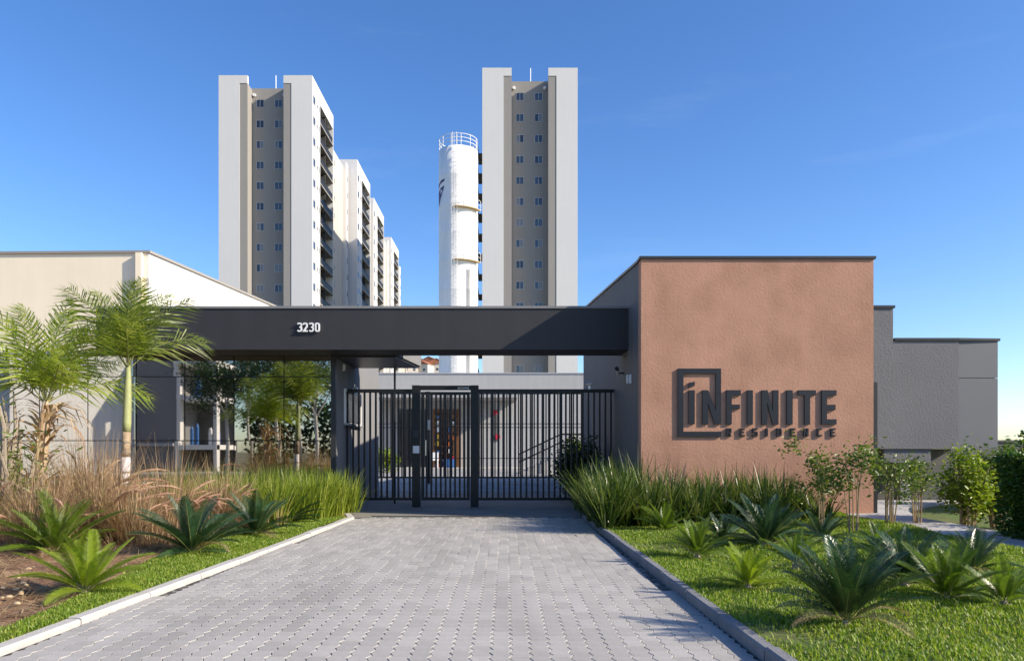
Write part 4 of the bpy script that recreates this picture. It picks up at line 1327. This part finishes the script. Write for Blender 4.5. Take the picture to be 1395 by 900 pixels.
# palms
PFS = {k_: [frond_mesh(1.0, a, L[k_], 50, .016, .32, .1, True, .45) for a in (.4,.7,1.0,1.4)] for k_ in ('palm','palmy')}
def palm(x, y, zt, lab, nf, Lf, lean=(0,0), dead=False, emin=.1, emax=1.45, lm='palm'):
    PF = PFS[lm]
    t = thing('palm', lab, 'palm', (x, y, .03), group='young palms in the left bed')
    lx, ly = lean
    def cp(u): return (lx*u**1.5, ly*u**1.5, zt*u)
    if not dead:
        MB().tube([cp(u) for u in (0,.06,.25,.45)], [.095,.07,.06,.056], 12).build('whitewashed_trunk', M['trunkw'], t, smooth=True)
        MB().tube([cp(u) for u in (.451,.53,.6)], [.056,.054,.053], 12).build('trunk', M['husk'], t, smooth=True)
        for u in (.36,.48,.54): 
            p = cp(u); MB().tube([(p[0],p[1],p[2]-.012),(p[0],p[1],p[2]+.012)], .060, 12).build('trunk_ring', M['bark'], t)
        MB().tube([cp(u) for u in (.601,.66,.8,.93,1.0)], [.053,.058,.052,.04,.025], 12).build('crownshaft', M['trunkg'], t, smooth=True)
    else:
        MB().tube([cp(u) for u in (0,.06,.3,.6,.85,1.0)], [.13,.10,.085,.08,.065,.03], 10).build('trunk', M['husk'], t, smooth=True)
        ns_ = 90
        uu = rng.uniform(.35,.98,ns_); hd_ = rng.random(ns_)*6.28
        bs = np.array([cp(q) for q in uu]) + np.stack([np.cos(hd_)*.07, np.sin(hd_)*.07, 0*hd_], 1)
        V, Fq = blades(bs, .25+.5*rng.random(ns_), .03+.05*rng.random(ns_), .5+.8*rng.random(ns_), 1.2+1.2*rng.random(ns_), hd_, 6, .2)
        o = ob('dry_sheaths', npmesh('dry_sheaths', V, Fq, L['straw']), t); o['kind'] = 'stuff'
        for i in range(5):
            a = random.random()*6.28; p = Vector(cp(random.uniform(.75,.95))); d = Vector((math.cos(a), math.sin(a), 0))
            MB().tube([p, p+d*.25+Vector((0,0,.12)), p+d*.5+Vector((0,0,.05)), p+d*.62+Vector((0,0,-.2))], [.02,.014,.009,.004], 5).build('dry_stalk', M['husk'], t)
    top = Vector(cp(.97))
    for i in range(nf):
        u = (i+.5)/nf
        el = emin + (emax-emin)*u**.8
        az = i*2.39996+random.uniform(-.25,.25)+.6
        k_ = 0 if u > .8 else (1 if u > .55 else (2 if u > .25 else 3))
        s_ = Lf*random.uniform(.88,1.1)
        o = ob('frond', PF[k_], t, tuple(top))
        o.rotation_mode = 'QUATERNION'
        o.rotation_quaternion = Matrix.Rotation(az,3,'Z').to_quaternion() @ Matrix.Rotation(-el,3,'Y').to_quaternion() @ Matrix.Rotation(random.uniform(-.6,.6),3,'X').to_quaternion()
        o.scale = (s_,)*3
palm(P(170,0,10)[0], 10.0, 2.28, 'young palm with whitewashed trunk and green crown before the beam', 12, 1.30, (.05,0), False, .82, 1.5)
palm(P(52,0,9.6)[0], 9.6, 1.78, 'shaggy palm with dry tan sheaths at far left', 13, 1.42, (.10,0), True, .55, 1.5, 'palmy')
# dead stem at the left edge
ds = thing('dead_shrub', 'bare grey dead shrub at the far left edge', 'shrub', (P(12,0,9.0)[0], 9.0, .05))
for i in range(11):
    a = random.random()*6.28; h = random.uniform(.9,1.9); r0 = random.uniform(.2,.6)
    MB().tube([(0,0,0),(r0*.4*math.cos(a),r0*.4*math.sin(a),h*.4),(r0*.7*math.cos(a)+.05,r0*.7*math.sin(a),h*.75),(r0*math.cos(a),r0*math.sin(a),h)], [.05,.04,.025,.008], 6).build('branch', M['bark'], ds)
ds2 = ob('leaf_tuft', npmesh('leaf_tuft', *leaves(rng.normal(size=(700,3))*np.array([.25,.2,.3])+np.array([-.1,0,.85]), .10, .25), L['cycadg']), ds); ds2['kind'] = 'stuff'
# white marker stake
tag(MB().box(-.045,.045,-.02,.02,0,.62).prism_xz([(-.045,.62),(.045,.62),(0,.68)], -.02, .02).build('marker_stake', M['frame'], None, (P(196,0,9.6)[0], 9.6, .05)), 'short white stake in the dry grass right of the whitewashed palm', 'stake')
# tan stones at the left edge
sph = []
for i in range(40):
    u = random.random(); py = 700+u*130; px = random.uniform(-40, 62-u*30)
    x, y, z = G(px, py, .06)
    r = random.uniform(.014,.034)
    b = MB(); nn = 7
    for j, (rr, zz_) in enumerate(((.75,-.5),(1.0,.0),(.7,.5),(.15,.75))):
        for k_ in range(nn):
            a = 6.283*k_/nn; q = random.uniform(.8,1.2)*rr
            b.v.append((r*q*math.cos(a), r*q*math.sin(a), r*.7*zz_*random.uniform(.8,1.2)))
    for j in range(3):
        for k_ in range(nn):
            b.f.append((j*nn+k_, j*nn+(k_+1)%nn, (j+1)*nn+(k_+1)%nn, (j+1)*nn+k_))
    b.f.append(tuple(3*nn+k_ for k_ in range(nn)))
    tag(b.build('stone', M['stone'], None, (x, y, .06+r*.2)), 'small tan stone among straw at the far left edge', 'stone', 'tan stones at the left edge')
# straw litter in the bed
n = 15000
y = 4.3+7.7*rng.random(n)**1.4; x = rng.uniform(-7.5, -3.1, n)
k_ = inside(BL, x, y); x, y = x[k_], y[k_]; n = len(x)
zz = np.array([.036+h_left(a, b_) for a, b_ in zip(x, y)])
V, Fq = blades(np.stack([x,y,zz],1), .12+.22*rng.random(n), .006+.005*rng.random(n), 1.35+.3*rng.random(n), rng.normal(size=n)*.3, rng.random(n)*6.28, 3)
tag(ob('straw_litter', npmesh('straw_litter', V, Fq, L['straw'])), 'dry straw litter covering the left planting bed', 'straw', kind='stuff')

# saplings with leafy tops at the right end of the wall
def sapling(px, py, zg, h, r, lab, m='shrub', ns=6, nl=900, ls=.058):
    x, y, z = G(px, py, zg)
    t = thing('sapling', lab, 'shrub', (x, y, zg), group='leafy saplings by the footpath')
    for i in range(ns):
        a = random.random()*6.28; rr = r*random.uniform(.1,.8)
        MB().tube([(.05*math.cos(a),.05*math.sin(a),-.03),(rr*.5*math.cos(a),rr*.5*math.sin(a),h*.5),(rr*math.cos(a),rr*math.sin(a),h*random.uniform(.75,.95))], [.010,.007,.003], 5).build('stem', M['stem'], t)
    cl = rng.normal(size=(9,3))*np.array([r*.5,r*.5,h*.13])+np.array([0,0,h*.78])
    pos = np.concatenate([c_+rng.normal(size=(nl//9,3))*r*.28 for c_ in cl])
    ob('foliage', npmesh('foliage', *leaves(pos, ls, .5), L[m]), t)
sapling(1118,716,.12,1.02,.28,'leafy sapling overlapping the strappy grass at the wall')
sapling(1163,722,.12,1.08,.30,'leafy sapling in front of the right corner of terracotta wall')
sapling(1212,716,.12,1.0,.32,'leafy sapling just right of the terracotta corner',ns=9)
sapling(1250,712,.12,.85,.28,'thin leafy sapling before the annex pillar',ns=8,nl=700)

def bush(name, c, rad, n, m, ls, lab, cat='shrub', stems=True, seed=0, group=None):
    t = thing(name, lab, cat, (c[0], c[1], c[2]), group=group)
    if stems:
        for i in range(9):
            a = random.random()*6.28; rr = random.uniform(.2,.7)
            MB().tube([(.08*math.cos(a),.08*math.sin(a),-.05),(rr*rad[0]*.6*math.cos(a),rr*rad[1]*.6*math.sin(a),rad[2]*.8),(rr*rad[0]*math.cos(a),rr*rad[1]*math.sin(a),rad[2]*1.5)], [.022,.016,.006], 5).build('stem', M['stem'], t)
    k_ = 40
    cl = rng.normal(size=(k_,3)); cl /= np.linalg.norm(cl,axis=1)[:,None]; cl *= (rng.random(k_)**.35)[:,None]
    cl = cl*np.array(rad)*.85+np.array([0,0,rad[2]])
    pos = np.concatenate([c_+rng.normal(size=(n//k_,3))*np.array(rad)*.18 for c_ in cl])
    pos[:,2] = np.maximum(pos[:,2], .02)
    ob('foliage', npmesh('foliage', *leaves(pos, ls, .5), L[m]), t)
    return t
def hedge(x0, x1, y0, y1, z0, h, n, m, ls, lab):
    t = thing('hedge', lab, 'hedge', ((x0+x1)/2, (y0+y1)/2, z0))
    lx, ly = (x1-x0)/2, (y1-y0)/2
    core = MB().box(-lx+.12, lx-.12, -ly+.12, ly-.12, -.05, h-.14).build('inner_branches', M['soil'], t)
    u = rng.random((n,3))*2-1
    f_ = rng.integers(0, 5, n)
    pos = u*np.array([lx,ly,h/2])+np.array([0,0,h/2])
    nrm = np.zeros((n,3))
    for k_, (ax, s_) in enumerate(((0,-1),(0,1),(1,-1),(2,1),(2,1))):
        q = f_ == k_
        lim = (lx, ly, h/2)[ax]; c0 = (0,0,h/2)[ax]
        pos[q, ax] = c0 + s_*lim - s_*np.abs(rng.normal(size=q.sum()))*.07
        nrm[q, ax] = s_*.9
    lump = .06*np.sin(pos[:,0]*7+1)*np.sin(pos[:,1]*6)*np.sin(pos[:,2]*8+2)
    pos += nrm*lump[:,None]
    ob('foliage', npmesh('foliage', *leaves(pos, ls, .5, normals=nrm), L[m]), t)
x, y, z = G(1360,742,.1)
hedge(5.95, 9.6, 7.6, 8.9, .06, 1.05, 26000, 'hedge', .06, 'clipped dark green hedge block at the right edge')
bush('bamboo_shrub', (6.65, 10.6, .05), (.42,.38,.58), 3200, 'lime', .065, 'bright upright leafy shrub left of the clipped hedge')
bush('leafy_shrub', (7.3, 10.9, .05), (.48,.4,.62), 3400, 'shrub', .07, 'rounded bright shrub behind the clipped hedge')
bush('leafy_shrub', (7.3, 9.6, .05), (.6,.4,.5), 3000, 'hedge', .06, 'low mid green shrub joining the clipped hedge')
bush('garden_tree', (9.95, 13.6, .1), (.6,.6,.80), 4200, 'hedge', .10, 'taller dark leafy tree cut by the right edge', 'tree')
bush('leafy_shrub', (9.3, 13.0, .05), (1.1,.5,.55), 3200, 'hedge', .08, 'dark shrub mass below the tree at right edge')
# bushes behind the gate
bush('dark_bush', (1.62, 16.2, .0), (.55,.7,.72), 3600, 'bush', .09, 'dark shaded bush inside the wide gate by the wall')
bush('lime_bush', (P(783,0,33)[0], 33, .3), (.6,.5,.75), 1500, 'lime', .13, 'sunlit lime bush above the shaded bush behind wide gate')
bush('lime_bush', (P(524,0,38)[0], 38, .0), (.85,.5,.62), 2200, 'lime', .13, 'sunlit lime shrub in front of clubhouse left of walk-in gate', stems=False)
